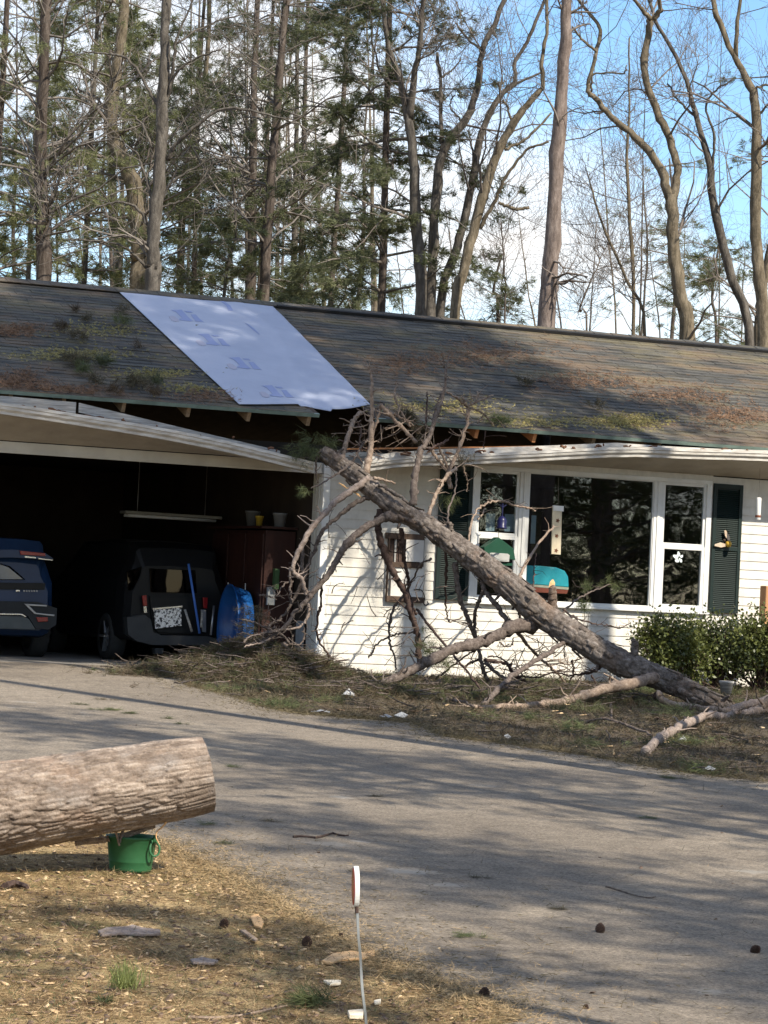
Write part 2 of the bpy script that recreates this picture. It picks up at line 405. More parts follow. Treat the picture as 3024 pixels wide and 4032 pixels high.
# front wall core with the window opening, garage surround, back and end walls
mb.box((0.004, 0.022, 0.0), (2.03, 0.16, 2.78)); mb.box((5.42, 0.022, 0.0), (X1 - .2, 0.16, 2.78)); mb.box((2.03, 0.022, 0.0), (5.42, 0.16, 1.0)); mb.box((2.03, 0.022, 2.64), (5.42, 0.16, 2.78))
mb.box((X0 + .2, 0.02, 0), (-5.2, 0.16, 2.78)); mb.box((-5.2, 0.02, 2.56), (-0.002, 0.16, 2.78))
mb.box((X0 + .2, 8.0, 0), (X1 - .2, 8.14, 2.95)); mb.box((X0 + .2, 0.16, 0), (X0 + .34, 8.0, 2.78)); mb.box((X1 - .34, 0.16, 0), (X1 - .2, 8.0, 2.78))
for gx in (X0 + .2, X1 - .34):
    mb.prism([(gx, 0.0, 2.785), (gx, 8.0, 2.785), (gx, RY, RZ - 0.20)], (0.14, 0, 0))
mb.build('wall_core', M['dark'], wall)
mb = MB()
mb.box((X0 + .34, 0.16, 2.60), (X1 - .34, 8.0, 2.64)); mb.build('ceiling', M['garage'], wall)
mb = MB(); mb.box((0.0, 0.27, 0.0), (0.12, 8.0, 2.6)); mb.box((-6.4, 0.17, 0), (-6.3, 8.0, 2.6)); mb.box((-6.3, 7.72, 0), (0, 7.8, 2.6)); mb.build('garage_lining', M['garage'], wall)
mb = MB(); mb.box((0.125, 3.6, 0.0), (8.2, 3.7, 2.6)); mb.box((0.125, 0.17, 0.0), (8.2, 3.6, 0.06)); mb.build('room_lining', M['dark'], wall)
mb = MB(); mb.box((0.09, -0.012, -0.12), (X1 - .2, 0.02, 0.02)); mb.build('foundation', M['block'], wall)
# lapped siding boards
EXPO, nb = 0.1172, 23
def board_mesh(x0, x1, nm):
    b = MB(); z0, z1 = 0.0, EXPO + 0.012
    b.add([(x0, 0.018, z0), (x0, -0.014, z0), (x0, -0.014, z0 + .006), (x0, -0.003, z1), (x0, 0.018, z1), (x1, 0.018, z0), (x1, -0.014, z0), (x1, -0.014, z0 + .006), (x1, -0.003, z1), (x1, 0.018, z1)],
          [(0, 1, 6, 5), (1, 2, 7, 6), (2, 3, 8, 7), (3, 4, 9, 8), (0, 4, 3, 2, 1), (5, 6, 7, 8, 9)])
    me = bpy.data.meshes.new(nm); me.from_pydata(b.v, [], b.f); me.materials.append(M['siding']); return me
bms = {k: board_mesh(a, b, 'siding_board') for k, (a, b) in {'full': (0.092, X1 - .2), 'left': (0.092, 2.008), 'right': (5.442, X1 - .2), 'gl': (X0 + .2, -5.3)}.items()}
for i in range(nb):
    z = 0.02 + i * EXPO
    for k in (('full',) if z + EXPO < 0.99 or z > 2.64 else ('left', 'right')) + ('gl',):
        o = obj('siding_board', bms[k], None, wall); o.location.z = z + random.uniform(-.001, .001); o.rotation_euler.y = random.uniform(-.0004, .0004)
mb = MB(); mb.box((0.0, -0.026, 0.0), (0.09, 0.02, 2.72)); mb.build('corner_post', M['white'], wall, bevel=.004)
# jamb return of the garage opening, with grooved trim
mb = MB(); mb.box((-0.012, 0.021, 0.0), (0.003, 0.268, 2.56)); mb.box((-0.026, 0.05, 0.0), (-0.0125, 0.085, 2.55)); mb.box((-0.020, 0.15, 0.0), (-0.0125, 0.19, 2.55)); mb.build('jamb', M['header'], wall)
mb = MB(); mb.box((-0.05, 0.30, 0.0), (-0.03, 0.52, 0.62)); mb.build('kick_panel', pm('grey_panel', (0.30, 0.32, 0.33), (0.22, 0.24, 0.25), 5, 0.6), wall)
mb = MB(); mb.box((-5.2, -0.022, 2.43), (-0.03, 0.019, 2.56)); mb.box((-5.2, -0.034, 2.425), (-0.03, -0.0225, 2.455)); mb.build('garage_header', M['header'], wall, bevel=.004)

mb = MB(); mb.box((1.99, -0.016, 2.6685), (5.46, 0.019, 2.76)); mb.build('frieze_board', M['siding'], wall)
# windows
win = empty('window', (3.7, 0, 1)); win.parent = house; win.matrix_parent_inverse = Matrix()
mb = MB()
fz0, fz1 = 0.962, 2.668
mb.box((2.01, -0.045, 2.615), (5.44, 0.02, fz1)); mb.box((2.01, -0.045, fz0), (5.44, 0.02, 1.0))
mb.box((2.01, -0.045, 1.0), (2.085, 0.02, 2.615)); mb.box((5.365, -0.045, 1.0), (5.44, 0.02, 2.615))
mb.build('frame', M['white'], win, bevel=.006)
mb = MB(); mb.box((1.99, -0.075, 0.935), (5.46, -0.003, 0.961)); mb.build('sill', M['white'], win, bevel=.005)
for a, b in ((2.665, 2.80), (4.59, 4.725)):
    mb = MB(); mb.box((a, -0.042, 1.0005), (b, 0.02, 2.6145)); mb.box((a + .045, -0.055, 1.0005), (b - .045, -0.0425, 2.6145)); mb.build('mullion', M['white'], win, bevel=.005)
def sash(x0, x1, z0, z1, t=0.034, y0=-0.03, y1=0.01):
    b = MB(); b.box((x0, y0, z0), (x0 + t, y1, z1)); b.box((x1 - t, y0, z0), (x1, y1, z1)); b.box((x0 + t, y0, z0), (x1 - t, y1, z0 + t)); b.box((x0 + t, y0, z1 - t), (x1 - t, y1, z1))
    s = b.build('sash', M['white'], win, bevel=.004)
    b = MB(); b.box((x0 + t, -0.012, z0 + t), (x1 - t, -0.006, z1 - t)); b.build('pane', M['glass'], s)
for a, b in ((2.0855, 2.6645), (4.7255, 5.3645)):
    sash(a, b, 1.80, 2.6145, 0.036, -0.022, 0.015); sash(a, b, 1.0005, 1.80, 0.045, -0.04, 0.0)
sash(2.8005, 4.5895, 1.0005, 2.6145, 0.012)
# sheer papers and a dim room seen through the glass
def card(px0, py0, px1, py1, y, mat, name, parent, t=0.006):
    a = on_y(px0, py1, y); b = on_y(px1, py0, y)
    q = MB(); q.box((a[0], y - t, a[2]), (b[0], y, b[2])); return q.build(name, mat, parent)
# shutters
def shutter(x0, x1, z0, z1):
    s = empty('shutter', (x0, -0.03, z0)); s.parent = house; s.matrix_parent_inverse = Matrix()
    b = MB(); t = 0.05
    zm = (z0 + z1) / 2
    for a in ((x0, z0, x0 + t, z1), (x1 - t, z0, x1, z1), (x0 + t, z0, x1 - t, z0 + .06), (x0 + t, z1 - .06, x1 - t, z1), (x0 + t, zm - .03, x1 - t, zm + .03)):
        b.box((a[0], -0.050, a[1]), (a[2], -0.018, a[3]))
    b.build('shutter_frame', M['shutter'], s, bevel=.004)
    b = MB(); b.box((x0 + t, -0.026, z0 + .06), (x1 - t, -0.020, zm - .03)); b.box((x0 + t, -0.026, zm + .03), (x1 - t, -0.020, z1 - .06)); b.build('back_panel', M['shutter'], s)
    b = MB(); z = z0 + .07
    while z < z1 - .09:
        if not (zm - .05 < z < zm + .03):
            b.add([(x0 + t, -0.0265, z + .022), (x1 - t, -0.0265, z + .022), (x1 - t, -0.044, z), (x0 + t, -0.044, z), (x0 + t, -0.0265, z - .003), (x1 - t, -0.0265, z - .003)], [(0, 1, 2, 3), (3, 2, 5, 4)])
        z += 0.0255
    o = b.build('louvres', M['shutter'], s); o['kind'] = 'stuff'
shutter(1.555, 2.005, 0.965, 2.64); shutter(5.465, 5.90, 0.965, 2.64)

# ------------------------------------------------------------------ roof
roof = empty('roof', (1, RY, RZ)); roof.parent = house; roof.matrix_parent_inverse = Matrix()
NX0, NX1, NUP = on_roof(1252, 1625)[0], on_roof(1478, 1645)[0], 0.64       # torn notch in the eave
def rp(x, s, up=0.0):       # point on the front slope: s metres up from the eave
    d = np.array([0, RY - EY, RZ - EZ]); L = np.linalg.norm(d); return np.array([x, EY, EZ]) + d / L * s + RN * up
RL = math.hypot(RY - EY, RZ - EZ)
mb = MB()
def slab(b, x0, x1, s0, s1, u0, u1): b.hexa([rp(x0, s0, u0), rp(x1, s0, u0), rp(x1, s1, u0), rp(x0, s1, u0), rp(x0, s0, u1), rp(x1, s0, u1), rp(x1, s1, u1), rp(x0, s1, u1)])
slab(mb, X0, NX0, 0, RL, -.03, -.002); slab(mb, NX0, NX1, NUP, RL, -.03, -.002); slab(mb, NX1, X1, 0, RL, -.03, -.002)
back = [rp(X0, RL, -.03), rp(X1, RL, -.03), (X1, 2 * RY - EY, EZ - .03), (X0, 2 * RY - EY, EZ - .03)]
mb.hexa([tuple(a) for a in back] + [tuple(np.array(a) + (0, 0, .05)) for a in back])
M['deck'] = pm('deck_boards', (0.075, 0.055, 0.04), (0.05, 0.036, 0.026), 6, .9)
mb.build('roof_deck', M['deck'], roof)
mb = MB()
for a, b in ((X0, NX0), (NX1, X1)):
    n = 24; mb = MB()
    for i in range(n):
        xa, xb = a + (b - a) * i / n, a + (b - a) * (i + 1) / n
        p = [rp(xa, -.012, -.042), rp(xb, -.012, -.042), rp(xb, .02, -.042), rp(xa, .02, -.042), rp(xa, -.016, .003), rp(xb, -.016, .003), rp(xb, .02, .003), rp(xa, .02, .003)]
        mb.hexa(p)
    mb.build('drip_edge', M['drip'], roof)
# shingles: every tab its own piece where it shows largest, the rest one part
EXPS = 0.14
nrow = int(RL / EXPS)
def tab_mesh(w, tk, nm):
    b = MB(); L = EXPS * 1.18
    d = np.array([0, RY - EY, RZ - EZ]) / RL
    def q(x, s, u): return np.array([x, 0, 0]) + d * s + RN * u
    b.hexa([q(0, 0, 0.001), q(w, 0, 0.001), q(w, L, 0.0005), q(0, L, 0.0005), q(0, 0, tk), q(w, 0, tk), q(w, L, tk * .25), q(0, L, tk * .25)])
    return b
widths = (0.22, 0.29, 0.36, 0.44)
tabs = {}
for w in widths:
    for k, tk in enumerate((0.007, 0.009, 0.013)):
        b = tab_mesh(w - .006, tk, 'shingle'); me = bpy.data.meshes.new('shingle'); me.from_pydata(b.v, [], b.f); me.materials.append(M['shingle']); tabs[(w, k)] = (me, b)
rest = MB(); cnt = 0
TQ = [on_roof(455, 1145), on_roof(1055, 1195), on_roof(1455, 1600), on_roof(940, 1600)]
def under_tarp(x, s):
    t = s / RL; xl = TQ[3][0] + (TQ[0][0] - TQ[3][0]) * t; xr = TQ[2][0] + (TQ[1][0] - TQ[2][0]) * t
    return xl + .15 < x < xr - .6
for r in range(nrow):
    x = X0 + random.uniform(-.2, 0.0)
    while x < X1:
        w = random.choice(widths); k = random.choice((0, 0, 1, 1, 2)); s = r * EXPS - 0.012 + random.uniform(-.004, .004)
        if x > X0 - .1 and x + w < X1 + .15 and not (NX0 - w < x < NX1 and s < NUP):
            p = rp(x, s)
            vis = -4.6 < x < 6.6 and cnt < 300 and r < 14 and not under_tarp(x, s)
            if vis:
                o = obj('shingle', tabs[(w, k)][0], None, roof); o.location = Vector(p); cnt += 1
            else:
                rest.add([np.array(v) + p for v in tabs[(w, k)][1].v], tabs[(w, k)][1].f)
        x += w
ro = rest.build('shingles_field', M['shingle'], roof); ro['kind'] = 'stuff'
mb = MB(); x = X0
while x < X1:
    w = 0.3
    mb.hexa([rp(x, RL - .17, .030), rp(x + w + .03, RL - .17, .026), np.array([x + w + .03, RY, RZ + .030]), np.array([x, RY, RZ + .036]), rp(x, RL - .17, .040), rp(x + w + .03, RL - .17, .035), np.array([x + w + .03, RY, RZ + .043]), np.array([x, RY, RZ + .050])])
    mb.hexa([np.array([x, RY + .001, RZ + .034]), np.array([x + w + .03, RY + .001, RZ + .029]), np.array([x + w + .03, RY + .16, RZ - .02]), np.array([x, RY + .16, RZ - .012]), np.array([x, RY + .001, RZ + .0495]), np.array([x + w + .03, RY + .001, RZ + .0425]), np.array([x + w + .03, RY + .16, RZ - .0]), np.array([x, RY + .16, RZ + .008])])
    x += w
mb.build('ridge_cap', M['shingle'], roof)
mb = MB(); xr_ = TQ[1][0] + .05; mb.hexa([rp(xr_, RL - .20, .012), rp(X1, RL - .20, .012), rp(X1, RL - .13, .012), rp(xr_, RL - .13, .012), rp(xr_, RL - .20, .05), rp(X1, RL - .20, .05), rp(X1, RL - .13, .05), rp(xr_, RL - .13, .05)]); mb.build('ridge_shadow', pm('ridge_shadow_black', (.012, .012, .012), (.018, .018, .018), 6, .7), roof)  # black box stands in for the shadow under the ridge cap
# rafters with tails that show where the fascia came down
for px, py in ((-260, 1580), (40, 1570), (250, 1590), (487, 1612), (742, 1640), (980, 1662), (1216, 1680), (1655, 1700), (1880, 1722), (2108, 1738), (2340, 1745), (2600, 1750)):
    x = on_y(px, py, EY)[0]
    mb = MB(); mb.hexa([rp(x, .04, -.17), rp(x + .045, .04, -.17), rp(x + .045, RL, -.17), rp(x, RL, -.17), rp(x, .03, -.031), rp(x + .045, .03, -.031), rp(x + .045, RL, -.031), rp(x, RL, -.031)])
    mb.build('rafter', M['orange_lumber'] if px in (1880, 2108) else M['lumber'], roof)  # two tails carry their sunlight as an orange colour

# ------------------------------------------------------------------ gutter, fascia and soffit hanging from the eave
GY = -0.72
prof = [(0.0, 0.125), (0.0, 0.0), (-0.062, 0.0), (-0.066, 0.030), (-0.094, 0.055), (-0.098, 0.085), (-0.108, 0.092), (-0.108, 0.125), (-0.098, 0.125), (-0.098, 0.118), (-0.100, 0.098), (-0.090, 0.088), (-0.088, 0.062), (-0.060, 0.036), (-0.056, 0.006), (-0.006, 0.006), (-0.006, 0.125)]
def extrude_profile(path, prof, name, mat, parent):
    b = MB(); n = len(prof); V = []
    for p in path:
        for dy, dz in prof: V.append((p[0], p[1] + dy, p[2] + dz))
    F = []
    for i in range(len(path) - 1):
        for j in range(n): F.append((i * n + j, i * n + (j + 1) % n, (i + 1) * n + (j + 1) % n, (i + 1) * n + j))
    F.append(tuple(range(n))); F.append(tuple(range((len(path) - 1) * n, len(path) * n))[::-1])
    b.add(V, F); return b.build(name, mat, parent)
def gpath(pts, n, y=GY, extra=()):
    P = [on_y(a, b, y - .06) + np.array([0, .06, 0]) for a, b in pts]
    P = list(extra) + P if extra and extra[0][0] < P[0][0] else P + list(extra)
    return smooth_path(P, n)
gl = gpath([(0, 1629), (365, 1684), (638, 1729), (911, 1784), (1230, 1861)], 24, extra=((-7.2, GY, 2.93), (-5.8, GY, 2.91)))
gr = gpath([(1434, 1857), (1600, 1837), (1832, 1829), (2098, 1816), (2458, 1799), (2716, 1807), (3024, 1816)], 24, extra=((7.3, GY, 2.955), (8.6, GY, 2.975)))
gut = empty('gutter', (0, GY, 2.6)); gut.parent = house; gut.matrix_parent_inverse = Matrix()
extrude_profile(gl, prof, 'gutter_run', M['gutter'], gut); extrude_profile(gr, prof, 'gutter_run', M['gutter'], gut)
# debris lying in the gutter
mb = MB()
for path, n in ((gl, 34), (gr, 40)):
    for i in range(n):
        p = path[random.randrange(4, len(path))] + np.array([random.uniform(-.3, .3), -random.uniform(.01, .09), 0.10 + random.uniform(0, .04)])
        q = p + np.array([random.uniform(-.12, .12), random.uniform(-.03, .03), random.uniform(-.01, .03)])
        mb.tube([p, (p + q) / 2 + np.array([0, 0, .01]), q], random.uniform(.006, .018), 5)
o = mb.build('gutter_debris', pm('gutter_leaf', (0.20, 0.10, 0.055), (0.10, 0.05, 0.03), 20, 0.9), gut); o['kind'] = 'stuff'
def fascia(pts_top, y, h, name='fascia', mat=None):
    P = [on_y(a, b, y) for a, b in pts_top]; Q = smooth_path(P, 10)
    b = MB()
    for i in range(len(Q) - 1):
        a, c = Q[i], Q[i + 1]
        b.hexa([(a[0], y, a[2] - h), (c[0], y, c[2] - h), (c[0], y + .03, c[2] - h), (a[0], y + .03, a[2] - h), (a[0], y, a[2]), (c[0], y, c[2]), (c[0], y + .03, c[2]), (a[0], y + .03, a[2])])
    return b.build(name, mat or M['oldboard'], house)
fascia([(-300, 1540), (0, 1558), (300, 1584)], -0.70, 0.14)
fascia([(312, 1586), (675, 1674), (1103, 1775)], -0.70, 0.11)
fascia([(1440, 1800), (1600, 1776), (1857, 1764), (2115, 1756), (2458, 1743), (2673, 1762), (3024, 1772), (3500, 1800)], -0.70, 0.15, mat=M['gutter'])
mb = MB(); mb.bar(on_y(1350, 1768, -.5), on_y(2250, 1757, -.5), .03, .02, mi=0); mb.build('subfascia', M['orange_lumber'], house)
def soffit_strip(path, zin):
    b = MB()
    for i in range(len(path) - 1):
        a, c = path[i], path[i + 1]; za, zc = zin(a[0]), zin(c[0])
        b.hexa([(a[0], GY + .012, a[2] - .006), (c[0], GY + .012, c[2] - .006), (c[0], -0.036, zc - .006), (a[0], -0.036, za - .006), (a[0], GY + .012, a[2] + .006), (c[0], GY + .012, c[2] + .006), (c[0], -0.036, zc + .006), (a[0], -0.036, za + .006)])
    return b.build('soffit', M['soffit'], house)
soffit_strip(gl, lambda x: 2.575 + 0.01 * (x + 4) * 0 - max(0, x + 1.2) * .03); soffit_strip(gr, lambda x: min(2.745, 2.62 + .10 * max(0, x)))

# ------------------------------------------------------------------ underlayment sheet over the hole
sheet_t = empty('roof_underlayment', tuple(TQ[3])); tag(sheet_t, 'pale blue underlayment sheet with printed marks, laid over the roof from ridge to eave', 'roof sheet')
def tp(u, v, up=0.028):
    a = TQ[0] + (TQ[1] - TQ[0]) * u; b = TQ[3] + (TQ[2] - TQ[3]) * u; return a + (b - a) * v + RN * up
nu, nv = 60, 80
U, Vv = np.meshgrid(np.linspace(0, 1, nu), np.linspace(0, 1, nv))
A = TQ[0] + (TQ[1] - TQ[0]) * U[..., None]; B = TQ[3] + (TQ[2] - TQ[3]) * U[..., None]
P = A + (B - A) * Vv[..., None]
rip = 0.010 * np.sin(9 * U + 3 * np.sin(4 * Vv)) * np.sin(7 * Vv + 2 * U) + 0.016 * np.exp(-((U - .72 - .1 * np.sin(5 * Vv)) / .05) ** 2) * (Vv > .05) + 0.008 * np.sin(40 * Vv + 8 * U) * U ** 2
edge = np.minimum.reduce([U, 1 - U, Vv, 1 - Vv]); rip *= np.clip(edge * 8, 0.25, 1)
sag = np.where((Vv > .93) & (U > .5), -(Vv - .93) * .9 * np.sin((U - .5) * 2 * math.pi).clip(-.25, 1), 0)
P = P + RN * (0.030 + rip + sag)[..., None]
flap = (Vv > .985)[..., None]
P = P + np.array([0, -.03, -.03]) * flap * ((U > .45) & (U < .7))[..., None]
idx = np.arange(nu * nv).reshape(nv, nu)
Fq = np.stack([idx[:-1, :-1], idx[1:, :-1], idx[1:, 1:], idx[:-1, 1:]], -1).reshape(-1, 4)
so = obj('sheet', mesh_np('sheet', P.reshape(-1, 3), Fq), M['tarp'], sheet_t, True)
sol = so.modifiers.new('thickness', 'SOLIDIFY'); sol.thickness = 0.004
def surf(px, py, up):
    # point on the rippled sheet near this pixel
    g = on_roof(px, py, 0.03); d = P.reshape(-1, 3) - g; k = int(np.argmin((d ** 2).sum(1)))
    h = (P.reshape(-1, 3)[k] - np.array([0, EY, EZ])) @ RN
    return on_roof(px, py, h + up)
def print_mark(poly, mat, name='printed_mark'):
    b = MB(); v = [surf(x, y, .0035) for x, y in poly]; b.prism(v, RN * .0008); b.build(name, mat, so)
Z8 = 3.072
for ox, oy in ((0, 0), (325, 292), (700, 575), (1095, 915)):
    def g(*pts): return [(640 + (x + ox) / Z8, 1180 + (y + oy) / Z8) for x, y in pts]
    print_mark(g((100, 125), (230, 120), (300, 200), (340, 235), (370, 255), (330, 262), (205, 245), (205, 228), (235, 222), (165, 150)), M['print_blue'])
    print_mark(g((265, 135), (340, 137), (365, 158), (290, 152)), M['print_blue'])
    print_mark(g((340, 178), (400, 178), (450, 232), (500, 270), (400, 262)), M['print_blue'])
    print_mark(g((75, 205), (105, 195), (150, 205), (190, 235), (200, 262), (160, 268), (110, 252)), M['print_orange'])
print_mark([(640 + x / Z8, 1180 + y / Z8) for x, y in ((690, 12), (740, 15), (820, 70), (855, 135), (795, 132), (770, 70))], M['print_blue'])
print_mark([(640 + x / Z8, 1180 + y / Z8) for x, y in ((1000, 280), (1045, 300), (1110, 350), (1180, 420), (1165, 420), (1080, 352))], M['print_blue'])
# ------------------------------------------------------------------ bark materials
def plate_tint(nt, c, a, b):
    at_ = nt.nodes.new('ShaderNodeAttribute'); at_.attribute_name = 'plate'; r = nt.nodes.new('ShaderNodeValToRGB'); r.color_ramp.elements[0].color = (*a, 1); r.color_ramp.elements[1].color = (*b, 1); nt.links.new(at_.outputs['Fac'], r.inputs['Fac']); return mixc(nt, 1.0, c, r.outputs['Color'], 'MULTIPLY')
def bark_mat(name, c1, c2, c3, scale=7, stretch=(1, 1, 0.3), bstr=0.6, patch=None):
    m, nt, b = nodes(name); p = position(nt)
    c, h = noise_col(nt, p, scale, [(0.32, c1), (0.5, c2), (0.68, c3)], 9, 0.72, stretch=stretch)
    f, h2 = noise_col(nt, p, scale * 9, [(0.25, 0.65), (0.75, 1.35)], 4, 0.7)
    c = mixc(nt, 1.0, c, f, 'MULTIPLY')
    if patch:
        k, _ = noise_col(nt, p, 1.6, [(0.52, 0.0), (0.68, 0.65)], 7, loc=(3, 3, 1))
        c = mixc(nt, k, c, patch); c = plate_tint(nt, c, (.84, .80, .76), (1.14, 1.12, 1.10))
    nt.links.new(c, b.inputs['Base Color']); b.inputs['Roughness'].default_value = 0.92; b.inputs['Specular IOR Level'].default_value = 0.15
    bump(nt, b, h, bstr, 0.03)
    return m
M['bark_fallen'] = bark_mat('bark_fallen', (0.060, 0.050, 0.044), (0.170, 0.148, 0.134), (0.31, 0.28, 0.26), 17, (1, 1, 1), 1.0, (0.28, 0.185, 0.13))
M['bark_branch'] = bark_mat('bark_branch', (0.055, 0.042, 0.036), (0.125, 0.100, 0.087), (0.215, 0.18, 0.158), 26, (1, 1, 1), 0.5)
M['bark_tan'] = bark_mat('bark_tan', (0.125, 0.090, 0.068), (0.26, 0.195, 0.150), (0.40, 0.32, 0.255), 22, (1, 1, 1), 0.5)
M['bark_dark'] = bark_mat('bark_dark', (0.030, 0.020, 0.017), (0.075, 0.05, 0.042), (0.13, 0.095, 0.08), 14, (1, 1, 1), 0.5)
M['bark_pale'] = bark_mat('bark_pale', (0.15, 0.115, 0.098), (0.27, 0.215, 0.185), (0.40, 0.335, 0.29), 22, (1, 1, 1), 0.5)
M['rawwood'] = pm('raw_wood', (0.72, 0.47, 0.24), (0.58, 0.34, 0.16), 25, 0.8, 0.3, stretch=(1, 1, 4))
def needle_mat(name, c1, c2, c3=None, trans=0.25, scale=2.5):
    m, nt, b = nodes(name); p = position(nt)
    c, _ = noise_col(nt, p, scale, [(0.3, c1), (0.68, c2)], 5, 0.7)
    f, _ = noise_col(nt, p, 30, [(0.25, 0.6), (0.75, 1.45)], 2)
    c = mixc(nt, 1.0, c, f, 'MULTIPLY')
    nt.links.new(c, b.inputs['Base Color']); b.inputs['Roughness'].default_value = 0.6; b.inputs['Specular IOR Level'].default_value = 0.25
    t = nt.nodes.new('ShaderNodeBsdfTranslucent'); nt.links.new(c, t.inputs['Color'])
    mx = nt.nodes.new('ShaderNodeMixShader'); mx.inputs['Fac'].default_value = trans
    out = [n for n in nt.nodes if n.type == 'OUTPUT_MATERIAL'][0]
    nt.links.new(b.outputs['BSDF'], mx.inputs[1]); nt.links.new(t.outputs['BSDF'], mx.inputs[2]); nt.links.new(mx.outputs['Shader'], out.inputs['Surface'])
    return m
M['needle'] = needle_mat('pine_needles', (0.062, 0.086, 0.038), (0.155, 0.168, 0.072))
M['needle_dry'] = needle_mat('dry_needles', (0.058, 0.052, 0.032), (0.140, 0.115, 0.068), trans=0.15, scale=3.5)
M['needle_dark'] = needle_mat('spruce_needles', (0.042, 0.060, 0.030), (0.135, 0.142, 0.062))
M['needle_lime'] = needle_mat('grass_blades', (0.16, 0.20, 0.06), (0.28, 0.30, 0.12))

# ------------------------------------------------------------------ fallen tree
ft = empty('fallen_tree', tuple(on_g(2870, 2815))); tag(ft, 'fallen pine trunk leaning from the lawn up to the torn garage eave', 'fallen tree')
TPX = [(1272, 1782), (1310, 1808), (1400, 1872), (1560, 2000), (1700, 2080), (1850, 2188), (2000, 2300), (2111, 2400), (2250, 2492), (2400, 2586), (2600, 2672), (2750, 2738), (2850, 2790), (2960, 2838)]
TW = [44, 56, 66, 76, 80, 92, 98, 106, 102, 98, 92, 80, 62, 40]
def ty(px): return -0.98 - (px - 1272) / (2870 - 1272) * 3.0
TP = [on_y(x, y, ty(x)) for x, y in TPX]
TRAD = [w / 2 / pxs(depth(p)) for w, p in zip(TW, TP)]
def bark_tube(path, rads, nring, nseg, amp, freq, seed, name, mat, parent, lean=0):
    rng = np.random.default_rng(seed)
    Q = smooth_path(path, nring); R = np.interp(np.linspace(0, 1, nring), np.linspace(0, 1, len(rads)), rads)
    T = np.gradient(Q, axis=0); T /= np.linalg.norm(T, axis=1)[:, None]
    L = np.concatenate([[0], np.cumsum(np.linalg.norm(np.diff(Q, axis=0), axis=1))])
    a = np.cross(T[0], (0, 0, 1.0)); a /= np.linalg.norm(a)
    ang = np.linspace(0, 2 * math.pi, nseg, endpoint=False); V = []; AT = []
    # plates: jittered cells on (length, girth), nearest centre gives plate id, gap to the second gives the fissure
    Rm = float(np.mean(R)); cl, cg = freq
    nl, ng = max(2, int(L[-1] / cl)), max(5, int(2 * math.pi * Rm / cg))
    ci, cj = np.meshgrid(np.arange(nl), np.arange(ng), indexing='ij')
    cu = ((ci + rng.uniform(0, 1, ci.shape)) * cl).ravel(); cv = ((cj + rng.uniform(0, 1, cj.shape) + .5 * (ci % 2)) * cg).ravel() % (ng * cg)
    hgt = rng.uniform(0, 1, cu.shape)
    gv = ang / (2 * math.pi) * ng * cg
    for i in range(nring):
        a = a - T[i] * (a @ T[i]); a /= np.linalg.norm(a); b = np.cross(T[i], a)
        near = np.abs(cu - L[i]) < 2.6 * cl
        du = (cu[near] - L[i])[None] / cl; dv = np.abs(cv[near][None] - gv[:, None]); dv = np.minimum(dv, ng * cg - dv) / cg
        dd = np.sqrt(du ** 2 + dv ** 2); o = np.sort(dd, axis=1)[:, :2] if dd.shape[1] > 1 else np.zeros((nseg, 2))
        k = np.argmin(dd, axis=1); gap = np.clip((o[:, 1] - o[:, 0]) * 3.4, 0, 1); tl = du[0][k] * .35
        h = (gap * (0.45 + 0.85 * hgt[near][k] + tl) - 0.5) * amp + rng.normal(0, amp * .09, nseg)
        AT.append(np.where(gap > .5, hgt[near][k], .0)); lump = 1 + 0.03 * np.sin(3 * ang + L[i] * 1.3) + 0.02 * np.sin(2 * ang - L[i] * 3.1)
        rr = R[i] * lump + h
        V.append(Q[i] + (np.cos(ang) * rr)[:, None] * a + (np.sin(ang) * rr)[:, None] * b)
    V = np.concatenate(V); F = []
    j = np.arange(nseg); base = np.stack([j, (j + 1) % nseg, (j + 1) % nseg + nseg, j + nseg], 1)
    F = (base[None] + (np.arange(nring - 1) * nseg)[:, None, None]).reshape(-1, 4)
    o = obj(name, mesh_np(name, V, F), mat, parent, False); o.data.attributes.new('plate', 'FLOAT', 'POINT').data.foreach_set('value', np.concatenate(AT).astype(np.float32))
    return o, Q, R, V.reshape(nring, nseg, 3)
tro, TQc, TRc, TV = bark_tube(TP, TRAD, 660, 72, 0.015, (0.15, 0.050), 3, 'trunk', M['bark_fallen'], ft)
def cap_fan(ring, c, name, mat, parent):
    n = len(ring); V = np.vstack([ring, [c]]); b = MB(); b.add(V, [(i, (i + 1) % n, n) for i in range(n)]); return b.build(name, mat, parent)
cap_fan(TV[0], TV[0].mean(0) + (TV[0].mean(0) - TV[6].mean(0)) * .8, 'broken_top', M['rawwood'], tro)

